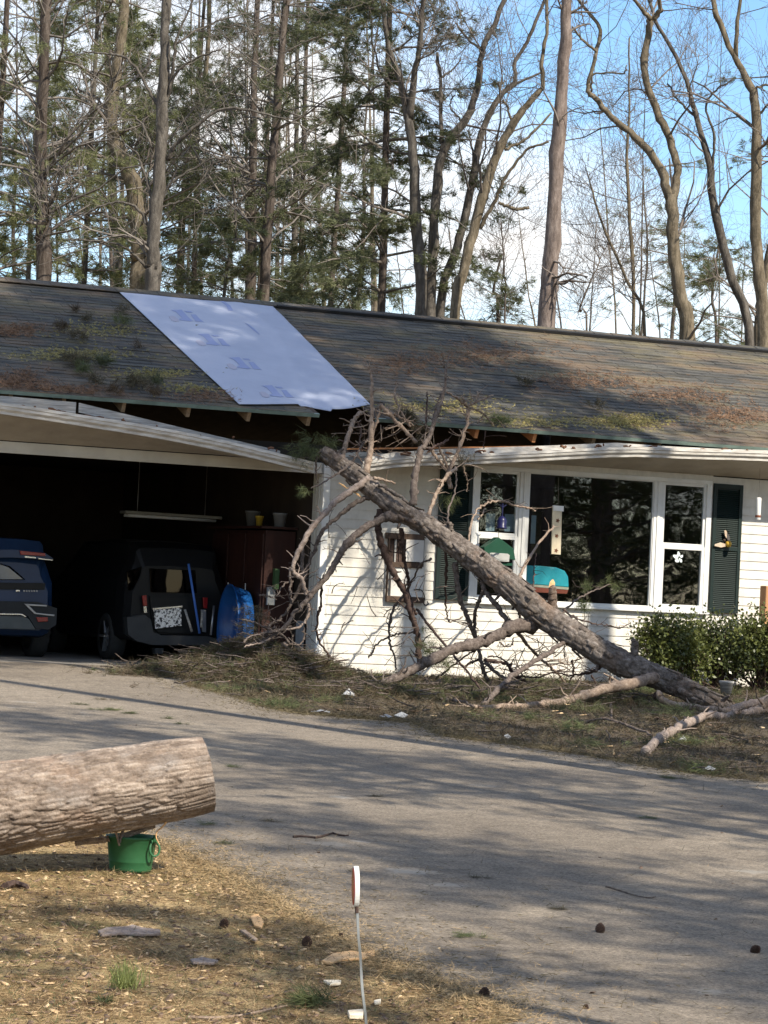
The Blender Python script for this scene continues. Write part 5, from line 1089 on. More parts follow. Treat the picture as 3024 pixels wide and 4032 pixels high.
# centre and right: bare hardwoods
trunk_tree('bare_tree', 'bare tree beside the dark spruce, forked above the roof', [(c2((265, 1300), (250, 1000), (235, 700), (215, 480), (180, 320), (130, 180), (110, 0)), 54, 26), (c2((215, 480), (240, 300), (255, 200), (275, 0)), 36, 24)], 45, 'bark_grey', WG, twig=26, seed=12)
trunk_tree('bare_tree', 'bare tree with a snapped leader left of the fan of stems', [(c2((300, 1300), (310, 1000), (320, 830), (350, 620), (450, 470), (490, 350), (505, 230), (520, 170), (600, 0)), 44, 28), (c2((347, 620), (345, 500), (345, 330), (330, 190)), 22, 16), (c2((345, 310), (390, 280), (425, 230)), 12, 6), (c2((430, 490), (380, 430), (400, 380)), 10, 6), (c2((505, 200), (440, 150), (400, 100)), 12, 8)], 45.5, 'bark_grey', WG, twig=26, seed=13)
trunk_tree('bare_tree', 'slender bare stem leaning right in the middle of the fan', [(c2((335, 1310), (400, 1030), (440, 880), (480, 680), (500, 560), (570, 400), (640, 330), (640, 250), (690, 170), (760, 0)), 38, 20), (c2((570, 400), (640, 340), (745, 290)), 16, 10), (c2((480, 680), (465, 560), (455, 520)), 12, 8)], 46, 'bark_grey', WG, twig=30, seed=14)
trunk_tree('bare_tree', 'pale bare stem leaning hardest right, with a broken side branch', [(c2((395, 1320), (440, 1080), (490, 880), (560, 640), (640, 490), (700, 410), (752, 350), (748, 250), (770, 100), (770, 0)), 46, 20), (c2((500, 920), (560, 810), (590, 740), (680, 620), (770, 590)), 20, 10), (c2((575, 815), (610, 830), (640, 842), (700, 838)), 14, 16), (c2((600, 600), (680, 560), (790, 450)), 16, 9), (c2((630, 500), (610, 430), (590, 400)), 12, 8)], 44.5, 'bark_gold', WG, twig=30, seed=15)
trunk_tree('pine_tree', 'tall straight red pine trunk standing against the blue sky', [(c2((765, 1350), (780, 1100), (800, 800), (820, 500), (840, 200), (850, 0)), 76, 56)], 43, 'bark_redpine', WG, twig=10, twig_len=.7, twig_lvl=1, upb=.0, seed=16, sides=14)
trunk_tree('bare_tree', 'stout bare tree splitting into two curved stems right of the red pine', [(c2((1335, 1410), (1310, 1200), (1280, 1000), (1272, 780)), 70, 54), (c2((1265, 800), (1220, 660), (1130, 550), (1040, 470), (960, 380), (940, 340), (970, 220), (990, 100), (920, 0)), 44, 20), (c2((1278, 800), (1295, 700), (1270, 560), (1220, 450), (1165, 270), (1190, 90), (1190, 60)), 42, 32), (c2((1190, 80), (1150, 40), (1110, 0)), 24, 18), (c2((1200, 80), (1225, 40), (1220, 0)), 26, 22), (c2((950, 370), (960, 300), (1070, 300), (1085, 270)), 10, 6), (c2((970, 210), (900, 150), (870, 110)), 14, 8)], 44, 'bark_gold', WG, twig=34, seed=17)
trunk_tree('bare_tree', 'thin bare stem sweeping up left beside the far-right tree', [(c2((1585, 1420), (1500, 1080), (1440, 800), (1420, 650), (1370, 470), (1310, 270), (1210, 90), (1180, 0)), 38, 18), (c2((1430, 700), (1440, 560), (1400, 440), (1450, 370), (1500, 340)), 14, 7), (c2((1370, 470), (1300, 400), (1260, 330)), 14, 8)], 45, 'bark_grey', WG, twig=32, seed=18)
trunk_tree('bare_tree', 'crooked grey-green trunk at the far right edge', [(c2((1640, 1430), (1620, 1100), (1608, 900), (1610, 500), (1590, 350), (1520, 220), (1450, 50), (1440, 0)), 56, 30), (c2((1530, 230), (1530, 120), (1545, 0)), 24, 18), (c2((1600, 480), (1640, 440), (1680, 400)), 16, 8), (c2((1600, 360), (1640, 345), (1690, 350)), 14, 8)], 43.5, 'bark_gold', WG, twig=30, seed=19)
trunk_tree('bare_tree', 'pale forked trunk low at the far right edge', [(c2((1615, 1420), (1625, 1250), (1650, 1100), (1690, 900)), 46, 34)], 47, 'bark_gold', WG, twig=12, seed=20)
trunk_tree('bare_tree', 'whip-thin sapling right of the red pine, nearest to it', [(c2((1165, 1390), (1100, 1150), (1000, 920), (950, 760), (930, 690)), 14, 5)], 46, 'bark_gold', WG, twig=30, twig_len=1.0, seed=21)
trunk_tree('bare_tree', 'straight brown sapling left of the stout forked tree', [(c2((1115, 1390), (1112, 1000), (1092, 650), (1100, 450), (1100, 150)), 16, 7)], 47, 'bark_gold', WG, twig=34, twig_len=1.1, seed=22)
trunk_tree('bare_tree', 'thin sapling right of the straight brown one', [(c2((1150, 1390), (1175, 1000), (1160, 800), (1160, 680)), 10, 5)], 48, 'bark_grey', WG, twig=30, twig_len=1.1, seed=23)
trunk_tree('bare_tree', 'fine twiggy sapling in the gap left of the red pine', [(c2((600, 1330), (600, 1100), (590, 960), (585, 900)), 9, 4)], 48, 'twig', WG, twig=36, twig_len=1.2, seed=24)
trunk_tree('bare_tree', 'fine twiggy sapling low against the white cloud', [(c2((930, 1380), (900, 1250), (960, 1100), (1000, 1010)), 9, 4)], 47, 'twig', WG, twig=36, twig_len=1.0, seed=25)
# conifers: boughs of needles on drooping branches
def conifer(name, label, px0, px1, pybase, d, mat, nmat, seed, rows, reach, droop=-.25, zlo=3.2, ztop=14, tuft=(12, .13, .012), dens=5, w=44, lean=0, gap=.18, cat='tree', group=WG, twigmat='twig_dark', hard=None):
    rng = np.random.default_rng(seed); b0 = at(px0, pybase, d); s = pxs(d); root = empty(name, (b0[0], b0[1], 0)); tag(root, label, cat, group)
    top = b0 + CR * (px1 - px0) / s + np.array([0, 0, ztop - b0[2]]); Q = smooth_path([np.array([b0[0], b0[1], 0]), b0, (b0 + top) / 2 + CR * rng.normal(0, .1), top], 16)
    R = np.linspace(w / 2 / s, .02, 16); bb = MB(); bb.tube(Q, R, 9, jit=.05); bb.build('trunk', M[mat], root, True)
    S = []; Cc = []; A = []
    for i in range(rows):
        z = zlo + (ztop - zlo) * rng.uniform(0, 1) ** 1.1; t = (z - Q[0][2]) / (ztop - Q[0][2]); p = Q[0] + (Q[-1] - Q[0]) * t; p = Q[min(15, int(t * 15))] * .0 + np.array([np.interp(z, Q[:, 2], Q[:, 0]), np.interp(z, Q[:, 2], Q[:, 1]), z])
        for _ in range(rng.integers(2, 5)):
            a = rng.uniform(0, 2 * math.pi); L = reach * (1 - .6 * max(0, (z - zlo) / (ztop - zlo))) * rng.uniform(.3, 1.25); dd = np.array([math.cos(a), math.sin(a), rng.uniform(-.25, .55)])
            if hard is not None and (dd @ CR) * hard < -.2: continue
            q = p.copy(); r = .012 + L * .008; n = 7
            for j in range(n):
                dd = dd + np.array([0, 0, droop * .25]) + rng.normal(0, .15, 3); dd /= np.linalg.norm(dd); e = q + dd * L / n; S.append([*q, *e, r, r * .82]); r *= .82
                if j >= 1 and rng.random() > gap:
                    for _k in range(2):
                        sd = np.cross(dd, (0, 0, 1.0)) * rng.choice([-1, 1]); sd = sd + dd * .6 + np.array([0, 0, rng.uniform(-.25, .1)]); sd /= np.linalg.norm(sd); l = L * .32 * (1 - j / n * .5) * rng.uniform(.5, 1.2); f = e + sd * l
                        S.append([*e, *f, r * .5, .003]); m_ = max(2, int(l / .11 * dens / 5)); u = rng.uniform(.15, 1, m_)[:, None]
                        Cc.append(e + (f - e) * u + rng.normal(0, .05, (m_, 3))); A.append(np.tile(sd, (m_, 1)) + rng.normal(0, .35, (m_, 3)))
                q = e
    V, F = seg_mesh(S, 3); obj('boughs', mesh_np('boughs', V, F), M[twigmat], root)['kind'] = 'stuff'
    V, F = needles(np.concatenate(Cc), np.concatenate(A), tuft[0], tuft[1], tuft[2], .5, rng); obj('crown', mesh_np('crown', V, F), M[nmat], root)
    return root
conifer('spruce_tree', 'dense dark green spruce in the middle behind the roof', 1500, 1470, 1250, 46, 'bark_brown', 'needle_woods_dark', 31, 52, 2.5, -.3, 4.0, 16, (14, .14, .013), 11, w=46)
conifer('spruce_tree', 'second dark spruce just left of the middle', 1300, 1290, 1230, 53, 'bark_brown', 'needle_woods_dark', 32, 44, 2.4, -.25, 4.0, 18, (13, .15, .014), 9, w=32)
conifer('pine_tree', 'white pine with sunlit needles at upper left', 330, 310, 1120, 50, 'bark_grey', 'needle_sun', 33, 30, 2.4, .05, 4.5, 18, (18, .18, .012), 8, w=30, gap=.40)
conifer('pine_tree', 'white pine with low green boughs left of the golden trunk', 470, 440, 1140, 54, 'bark_grey', 'needle_woods', 34, 28, 2.4, .05, 4.0, 13, (18, .17, .013), 8, w=26, gap=.35)
conifer('pine_tree', 'white pine with green boughs behind the grey pine', 760, 770, 1170, 55, 'bark_brown', 'needle_woods', 35, 30, 2.4, .0, 4.0, 16, (17, .17, .013), 8, w=28, gap=.35)
conifer('pine_tree', 'sparse pine with green tufts behind the dark pair', 1180, 1170, 1190, 60, 'bark_brown', 'needle_woods_dark', 36, 34, 2.8, -.1, 4.5, 20, (15, .17, .015), 7, w=30, gap=.3)
conifer('pine_tree', 'pine at the far left edge with dark boughs', -40, -60, 1100, 47, 'bark_brown', 'needle_sun', 37, 28, 2.6, .0, 4.5, 16, (17, .17, .012), 8, w=44, gap=.35)
conifer('pine_tree', 'distant pine with dark layered boughs right of the red pine', 2640, 2600, 1420, 62, 'bark_brown', 'needle_woods', 38, 12, 2.6, .02, 5.5, 11.0, (14, .17, .013), 3, w=20, gap=.55)
conifer('pine_tree', 'distant pine with dark boughs at the right edge', 3080, 3060, 1430, 52, 'bark_brown', 'needle_woods_dark', 39, 20, 2.6, .02, 4.8, 14, (14, .16, .012), 4, w=40, gap=.4)
conifer('spruce_tree', 'small dark spruce peeking over the ridge left of the red pine', 1960, 1962, 1300, 50, 'bark_brown', 'needle_woods_dark', 40, 9, 1.3, -.15, 4.2, 7.2, (13, .12, .011), 5, w=16, gap=.2)
conifer('pine_tree', 'low pine bough mass over the ridge at right', 2820, 2815, 1400, 56, 'bark_brown', 'needle_woods', 41, 8, 1.8, .02, 5.0, 8.5, (14, .15, .012), 3, w=16, gap=.4)
conifer('pine_tree', 'white pine with bright needles behind the far-left trunk', 110, 100, 1100, 56, 'bark_grey', 'needle_sun', 42, 28, 2.5, .04, 4.2, 18, (18, .18, .014), 8, w=26, gap=.35)
conifer('pine_tree', 'pine with hanging green tufts left of the spruces', 1020, 1010, 1180, 57, 'bark_brown', 'needle_woods', 43, 28, 2.4, -.05, 4.2, 17, (16, .17, .014), 7, w=28, gap=.35)
conifer('pine_tree', 'young white pine low behind the roof sheet', 880, 885, 1190, 50, 'bark_grey', 'needle_woods', 44, 14, 1.7, .02, 3.8, 8.5, (17, .15, .012), 8, w=18, gap=.3)
# the thicket of slender trees farther back
FG = 'slender bare trees far back in the woods'
rng_ = np.random.default_rng(99)
k_ = 0
for px in list(range(-60, 1500, 62)) + list(range(1560, 3100, 105)):
    x = px + rng_.uniform(-45, 45); d = rng_.uniform(56, 92); ln = rng_.normal(0, 60); left = px < 1500
    pts = [(x, 1400), (x + ln * .3, 900), (x + ln * .6 + rng_.normal(0, 8), 450), (x + ln, 0)] if left or rng_.random() < .3 else [(x, 1450), (x + ln * .4, 1150), (x + ln * .9, rng_.uniform(700, 1000))]
    trunk_tree('slender_tree', 'slender bare tree far back in the woods behind the ridge', pts and [(pts, rng_.uniform(9, 24) if left else rng_.uniform(6, 10), rng_.uniform(5, 9) if left else 3)], d, ['bark_grey', 'bark_gold', 'bark_brown'][k_ % 3], FG, twig=24 if left else 21, twig_len=2.4 if left else 1.7, twig_lvl=2, twig_mat=['twig', 'twig_dark'][k_ % 2], seed=200 + k_, sides=6, upb=.1, foliage=('needle_woods_dark', 9, .2, .018, .16) if (left and k_ % 3 == 0) else None); k_ += 1

# ------------------------------------------------------------------ tall pines on the near side of the drive: out of frame, they shade the place and mirror in the windows
def shade_pine(name, label, x, y, h, cb, rad_, seed, rows=26, w=.36, dens=1.0, n_tuft=1.0):
    rng = np.random.default_rng(seed); root = empty(name, (x, y, gz(y))); tag(root, label, 'tree', 'tall pines on the near side of the drive')
    z0 = gz(y); Q = np.array([[x + .15 * math.sin(t * 3 + seed), y + .1 * math.cos(t * 4), z0 + h * t] for t in np.linspace(0, 1, 14)]); b = MB(); b.tube(Q, np.linspace(w / 2, .04, 14), 10, jit=.05); b.build('trunk', M['bark_redpine'], root, True)
    S = []; Cc = []; A = []
    for i in range(rows):
        z = cb + (h - cb) * (i + rng.uniform(0, .9)) / rows; f = 1 - .7 * ((z - cb) / (h - cb)) ** 1.4
        p = np.array([np.interp(z, Q[:, 2] - z0, Q[:, 0]), np.interp(z, Q[:, 2] - z0, Q[:, 1]), z + z0])
        for _ in range(rng.integers(3, 6)):
            a = rng.uniform(0, 6.283); L = rad_ * f * rng.uniform(.5, 1.1); d = np.array([math.cos(a), math.sin(a), rng.uniform(0, .35)]); q = p.copy(); r = .02 + L * .008
            for j in range(6):
                d = d + rng.normal(0, .1, 3); d /= np.linalg.norm(d); e = q + d * L / 6; S.append([*q, *e, r, r * .8]); r *= .8
                if j > 1 and rng.random() < dens:
                    m_ = max(1, int(5 * n_tuft)); Cc.append(e + rng.normal(0, .20, (m_, 3))); A.append(np.tile(d, (m_, 1)))
                q = e
    V, F = seg_mesh(S, 3); obj('boughs', mesh_np('boughs', V, F), M['twig_dark'], root)['kind'] = 'stuff'
    V, F = needles(np.concatenate(Cc), np.concatenate(A), 9, .25, .030, .7, rng); obj('crown', mesh_np('crown', V, F), M['needle'], root)
    return root
SHADE = [
    # x, y, height, crown base, radius, trunk, density
    (4.94, -9.0, 19.0, 12.5, 2.6, .66, .8), (7.50, -9.2, 19.0, 12.5, 2.4, .66, .8),          # trunks whose bands stripe the front wall
    (1.6, -12.6, 21.0, 14.0, 3.4, .40, 1.0), (3.6, -13.5, 20.0, 15.0, 3.2, .40, 1.0), (-0.2, -14.2, 22.0, 14.0, 3.4, .40, 1.0), (3.4, -10.6, 20.0, 13.0, 3.0, .30, 1.0),           # shade the garage side of the roof
    (-0.8, -19.0, 13.0, 6.5, 2.6, .30, .5), (2.6, -17.5, 12.0, 6.5, 2.6, .30, .55), (1.6, -23.5, 15.0, 7.5, 2.7, .34, .5),
    (-0.9, -27.0, 14.0, 6.0, 2.4, .34, .5), (-4.8, -26.3, 8.9, 6.4, 1.6, .22, .7), (4.6, -27.0, 16.0, 7.0, 3.2, .36, .6), (-0.2, -30.5, 15.5, 6.0, 3.0, .36, .6),
    (9.0, -20.0, 17.0, 6.0, 3.2, .36, 1.0), (9.5, -32.0, 19.0, 6.0, 3.6, .36, 1.0), (14.0, -26.0, 19.0, 5.0, 3.8, .36, 1.0), (2.5, -38.0, 19.0, 5.0, 3.8, .36, 1.0), (-9, -42.0, 19.0, 5.0, 3.6, .36, 1.0), (-20, -36.0, 19.0, 5.0, 3.8, .4, 1.0), (-24, -24.0, 18.0, 4.0, 3.8, .4, 1.0), (19.0, -16.0, 19.0, 4.0, 3.8, .4, 1.0),
    (10.0, -15.6, 11.0, 1.4, 2.4, .3, 1.0), (19.0, -38.0, 17.0, 1.4, 3.6, .3, 1.0), (12.5, -16.5, 13.0, 2.0, 2.8, .3, 1.0), (15.5, -21.5, 12.0, 1.6, 2.8, .3, 1.0), (18.5, -27.0, 14.0, 1.6, 3.2, .3, 1.0), (14.5, -33.0, 15.0, 1.8, 3.4, .3, 1.0), (23.0, -33.0, 16.0, 1.6, 3.6, .3, 1.0), (21.0, -22.0, 15.0, 1.6, 3.4, .3, 1.0),  # mirrored in the windows
]
for i, (x, y, h, cb, r, w, dn) in enumerate(SHADE):
    shade_pine('tall_pine', 'tall red pine on the near side of the drive, outside the picture', x, y, h, cb, r, 300 + i, rows=int((h - cb) * 2.6), w=w, dens=dn, n_tuft=2.6 if i < 6 else 1.0)
# ------------------------------------------------------------------ things on and by the front wall
def part(b, name, mat, parent, **k): return b.build(name, M[mat] if isinstance(mat, str) else mat, parent, **k)
# framed wall panel
wf = empty('wall_panel', tuple(on_y(1587, 2367, -.02))); tag(wf, 'dark wooden frame with two white boards hung on the siding left of the window', 'wall frame')
darkwood = pm('dark_wood', (0.060, 0.038, 0.027), (0.10, 0.065, 0.045), 14, .7, .2, stretch=(1, 1, .3))
def pbox(px0, py0, px1, py1, y0, y1):
    a = on_y(px0, py1, 0); b = on_y(px1, py0, 0); q = MB(); q.box((a[0], y0, a[2]), (b[0], y1, b[2])); return q
for r_ in ((1513, 2105, 1663, 2120), (1513, 2352, 1663, 2368), (1513, 2120, 1527, 2352), (1654, 2120, 1663, 2232), (1527, 2218, 1654, 2232)):
    part(pbox(*r_, -.075, -.021), 'frame_bar', darkwood, wf, bevel=.003)
part(pbox(1528, 2121, 1653, 2217, -.03, -.0215), 'back_board', M['bark_dark'], wf)
part(pbox(1585, 2128, 1659, 2210, -.088, -.078), 'upper_board', pm('white_board', (0.72, 0.70, 0.66), (0.6, 0.58, 0.55), 5, .5), wf)
part(pbox(1530, 2233, 1662, 2351, -.055, -.03), 'lower_board', bpy.data.materials['white_board'], wf)
part(pbox(1545, 2124, 1556, 2216, -.05, -.031), 'strip', M['oldboard'], wf); part(pbox(1564, 2124, 1572, 2216, -.045, -.031), 'strip', M['bark_dark'], wf)
# small scroll hook
hk = [on_y(x, y, -.06) for x, y in ((1630, 2322), (1655, 2322), (1668, 2335), (1672, 2360), (1668, 2375), (1676, 2384), (1686, 2378), (1682, 2368))]
mb = MB(); mb.tube(smooth_path(hk, 30), .007, 6); tag(mb.build('scroll_hook', pm('black_iron', (0.03, 0.03, 0.032), (0.05, 0.05, 0.05), 9, .5, metallic=.5), None, True), 'small black scroll hook beside the framed panel', 'hook')
# green house-shaped feeder
gf = empty('bird_feeder', tuple(on_y(1965, 2240, -.45))); tag(gf, 'green house-shaped bird feeder hanging before the left sash', 'bird feeder')
fy = -.45; dg = pm('feeder_green', (0.006, 0.050, 0.027), (0.008, 0.06, 0.033), 6, .5)
def fpts(*p): return [on_y(x, y, fy) for x, y in p]
mb = MB(); mb.prism(fpts((1906, 2155), (1963, 2115), (2022, 2160), (2030, 2206), (2012, 2202), (1912, 2190)), (0, .14, 0)); part(mb, 'roof_shell', dg, gf, bevel=.004)
mb = MB(); mb.prism(fpts((1925, 2178), (1935, 2176), (1995, 2180), (2003, 2186), (2000, 2212), (1928, 2208)), (0, .10, 0)); o = part(mb, 'seed_hopper', pm('hopper', (0.42, 0.42, 0.40), (0.33, 0.33, 0.31), 8, .4), gf); o.location.y -= .03
mb = MB(); mb.prism(fpts((1910, 2212), (2018, 2218), (2016, 2228), (1912, 2222)), (0, .16, 0)); part(mb, 'tray', dg, gf)
mb = MB(); mb.tube([on_y(1963, 2118, fy + .07), on_y(1964, 2080, fy + .07)], .003, 5); part(mb, 'hanger', M['bark_dark'], gf)
# blue lantern-shaped feeder
lf = empty('hanging_lantern', tuple(on_y(1975, 2085, -.4))); tag(lf, 'dark blue hanging lantern feeder before the left sash, above the green one', 'bird feeder')
navy = pm('navy_plastic', (0.012, 0.014, 0.06), (0.02, 0.02, 0.085), 8, .35)
c = on_y(1975, 2082, -.4); sc = 1 / 335
mb = MB(); mb.lathe([(0, 0), (22 * sc, 0), (24 * sc, 6 * sc), (18 * sc, 10 * sc), (21 * sc, 34 * sc), (14 * sc, 46 * sc), (7 * sc, 52 * sc), (0, 53 * sc)], c, 12); part(mb, 'body', navy, lf, smooth=True)
mb = MB(); mb.tube([c + (0, 0, 52 * sc), c + (0, 0, 105 * sc)], .009, 6); mb.tube([c + (-.04, 0, 100 * sc), c + (0, 0, 88 * sc), c + (.05, 0, 100 * sc)], .006, 6); part(mb, 'hanger', navy, lf)
mb = MB(); mb.lathe([(0, -.02), (.03, -.02), (.035, 0), (0, .001)], c, 10); part(mb, 'perch', M['oldboard'], lf)
# vertical wooden board feeder / thermometer before the picture window
tb = empty('hanging_board', tuple(on_y(2192, 2183, -.3))); tag(tb, 'narrow cream hanging board with brown motifs before the picture window', 'hanging board')
cream = pm('cream_board', (0.62, 0.55, 0.40), (0.52, 0.45, 0.32), 14, .7, stretch=(1, 1, .4))
def bpts(*p, y=-.3): return [on_y(x, y_, y) for x, y_ in p]
mb = MB(); mb.prism(bpts((2177, 2000), (2213, 2003), (2208, 2184), (2172, 2181)), (0, .02, 0)); part(mb, 'board', cream, tb, bevel=.002)
mb = MB(); mb.prism(bpts((2178, 1990), (2219, 1993), (2219, 2014), (2178, 2011)), (0, .03, 0)); o = part(mb, 'cap', 'white', tb, bevel=.003); o.location.y -= .008
for x, y in ((2196, 2050), (2192, 2110), (2190, 2168)):
    mb = MB(); q = on_y(x, y, -.302); mb.prism([q + (math.cos(t) * .022 * (1 + .35 * math.cos(5 * t)), 0, math.sin(t) * .022 * (1 + .35 * math.cos(5 * t))) for t in np.linspace(0, 6.283, 20, endpoint=False)], (0, -.002, 0)); part(mb, 'motif', pm('motif_brown', (0.18, 0.07, 0.035), (0.12, 0.05, 0.03), 30, .7) if 'motif_brown' not in bpy.data.materials else bpy.data.materials['motif_brown'], tb)
mb = MB(); mb.tube([on_y(2198, 1993, -.29), on_y(2199, 1880, -.29)], .002, 4); part(mb, 'cord', M['twig'], tb)
# bee ornament on the right shutter
be = empty('bee_ornament', tuple(on_y(2866, 2150, -.06))); tag(be, 'yellow bee ornament with two pale wings on the right shutter', 'ornament')
c = on_y(2868, 2142, -.085); mb = MB(); mb.lathe([(0, -.045), (.03, -.035), (.043, 0), (.034, .03), (0, .042)], c, 14); part(mb, 'body', pm('bee_yellow', (0.62, 0.40, 0.05), (0.50, 0.30, 0.04), 20, .5), be, smooth=True)
wing = pm('bee_wing', (0.58, 0.47, 0.36), (0.46, 0.36, 0.27), 16, .6)
for p_ in (((2868, 2130), (2855, 2110), (2852, 2090), (2858, 2087), (2872, 2108), (2876, 2125)), ((2858, 2142), (2838, 2136), (2815, 2143), (2814, 2150), (2840, 2156), (2858, 2152))):
    mb = MB(); mb.prism(bpts(*p_, y=-.085), (0, .012, 0)); part(mb, 'wing', wing, be, bevel=.003)
mb = MB(); c2_ = on_y(2852, 2128, -.08); mb.lathe([(0, -.02), (.018, -.01), (.018, .012), (0, .02)], c2_, 10); part(mb, 'head', M['bark_dark'], be, smooth=True)
# white tube chime at right
wc = empty('tube_feeder', tuple(on_y(2985, 2045, -.5))); tag(wc, 'white tube hanging under the eave at the right edge', 'tube feeder')
c = on_y(2984, 2047, -.5); mb = MB(); mb.lathe([(0, 0), (.032, 0), (.034, .005), (.034, .275), (.03, .285), (0, .29)], c, 14); part(mb, 'tube', 'white', wc, smooth=True)
mb = MB(); mb.tube([c + (0, 0, .29), np.array([c[0], c[1], 2.85])], .002, 4); part(mb, 'cord', M['twig'], wc); mb = MB(); mb.lathe([(.035, .03), (.037, .035), (.037, .055), (.035, .06)], c, 14); part(mb, 'band', pm('rust_band', (0.2, .06, .03), (.15, .05, .03), 9, .7), wc)
# window decal: white five-petal flower on the lower right pane
dc = empty('window_decal', tuple(on_y(2672, 2215, -.016))); tag(dc, 'white flower decal on the lower right window pane', 'decal'); dm = pm('decal_white', (0.72, 0.80, 0.78), (0.62, .72, .70), 12, .5)
c = on_y(2672, 2195, -.0155)
for k in range(5):
    t = k * 1.2566 + .4; d_ = np.array([math.cos(t), 0, math.sin(t)]); s_ = np.array([-d_[2], 0, d_[0]]); q = c + d_ * .045
    mb = MB(); mb.prism([q + d_ * (.026 + .016 * ((k * 7) % 3) / 2) * math.cos(u) + s_ * (.018 + .012 * ((k * 5) % 4) / 3) * math.sin(u) * (1 + .25 * math.sin(3 * u + k)) for u in np.linspace(0, 6.283, 14, endpoint=False)], (0, -.001, 0)); part(mb, 'petal', dm, dc)
# turquoise box in the picture window and papers behind the left sash
tq = empty('turquoise_box', tuple(on_y(2180, 2330, .12))); tag(tq, 'rounded turquoise box with cream and red base inside the picture window', 'box')
tqm = pm('turquoise', (0.06, 0.50, 0.56), (0.05, 0.43, 0.50), 5, .4)
def ipts(*p, y=.10): return [on_y(x, y_, y) for x, y_ in p]
mb = MB(); mb.prism(ipts((2070, 2226), (2130, 2228), (2190, 2234), (2225, 2248), (2238, 2272), (2240, 2312), (2070, 2298)), (0, .14, 0)); part(mb, 'body', tqm, tq, bevel=.01)
mb = MB(); mb.prism(ipts((2070, 2299), (2240, 2313), (2238, 2322), (2070, 2308)), (0, .135, 0)); part(mb, 'cream_band', cream, tq); mb = MB(); mb.prism(ipts((2070, 2309), (2238, 2323), (2232, 2338), (2070, 2330)), (0, .13, 0)); part(mb, 'red_base', pm('red_base', (0.36, 0.09, 0.05), (0.28, 0.07, 0.04), 8, .5), tq)
def slip(px0, py0, px1, py1, lab):
    a = on_y(px0, py1, .06); b = on_y(px1, py0, .06); q = MB(); q.box((a[0], .06, a[2]), (b[0], .064, b[2])); tag(q.build('paper_sheet', pm('pale_paper', (0.26, 0.33, 0.35), (0.22, .28, .31), 4, .6) if 'pale_paper' not in bpy.data.materials else bpy.data.materials['pale_paper']), lab, 'paper')
slip(1912, 2023, 1950, 2090, 'pale blue paper behind the left sash, left of the lantern'); slip(1985, 2026, 2027, 2092, 'pale blue paper behind the left sash, right of the lantern'); slip(2088, 2030, 2112, 2140, 'dim grey paper strip at the left of the picture window')
# wooden posts at the right edge
rp_ = empty('wooden_post', tuple(on_g(3015, 2730))); tag(rp_, 'orange-brown wooden post behind the shrubs at the right edge', 'post')
woodo = pm('orange_wood', (0.52, 0.29, 0.15), (0.42, 0.21, 0.10), 10, .7, .2, stretch=(2, 2, .4)); a = on_y(2990, 2730, -.55); b = on_y(3040, 2308, -.55)
mb = MB(); mb.box((a[0], -.60, gz(-.6) - .02), (b[0] + .03, -.45, b[2])); part(mb, 'post_shaft', woodo, rp_, bevel=.012)
mb = MB(); mb.box((a[0] - .03, -.75, .10), (b[0] + .3, -.601, .15)); part(mb, 'ledge', woodo, rp_)
# rocks / pots by the shrub foot
pot = empty('plant_pot', tuple(on_g(2868, 2752))); tag(pot, 'small weathered pot under the shrubs beside the trunk', 'pot')
c = on_g(2858, 2742); mb = MB(); mb.lathe([(0, 0), (.06, 0), (.085, .16), (.095, .165), (.095, .19), (.08, .19), (.07, .15), (0, .14)], c, 16); part(mb, 'pot_body', M['oldboard'], pot, smooth=True)

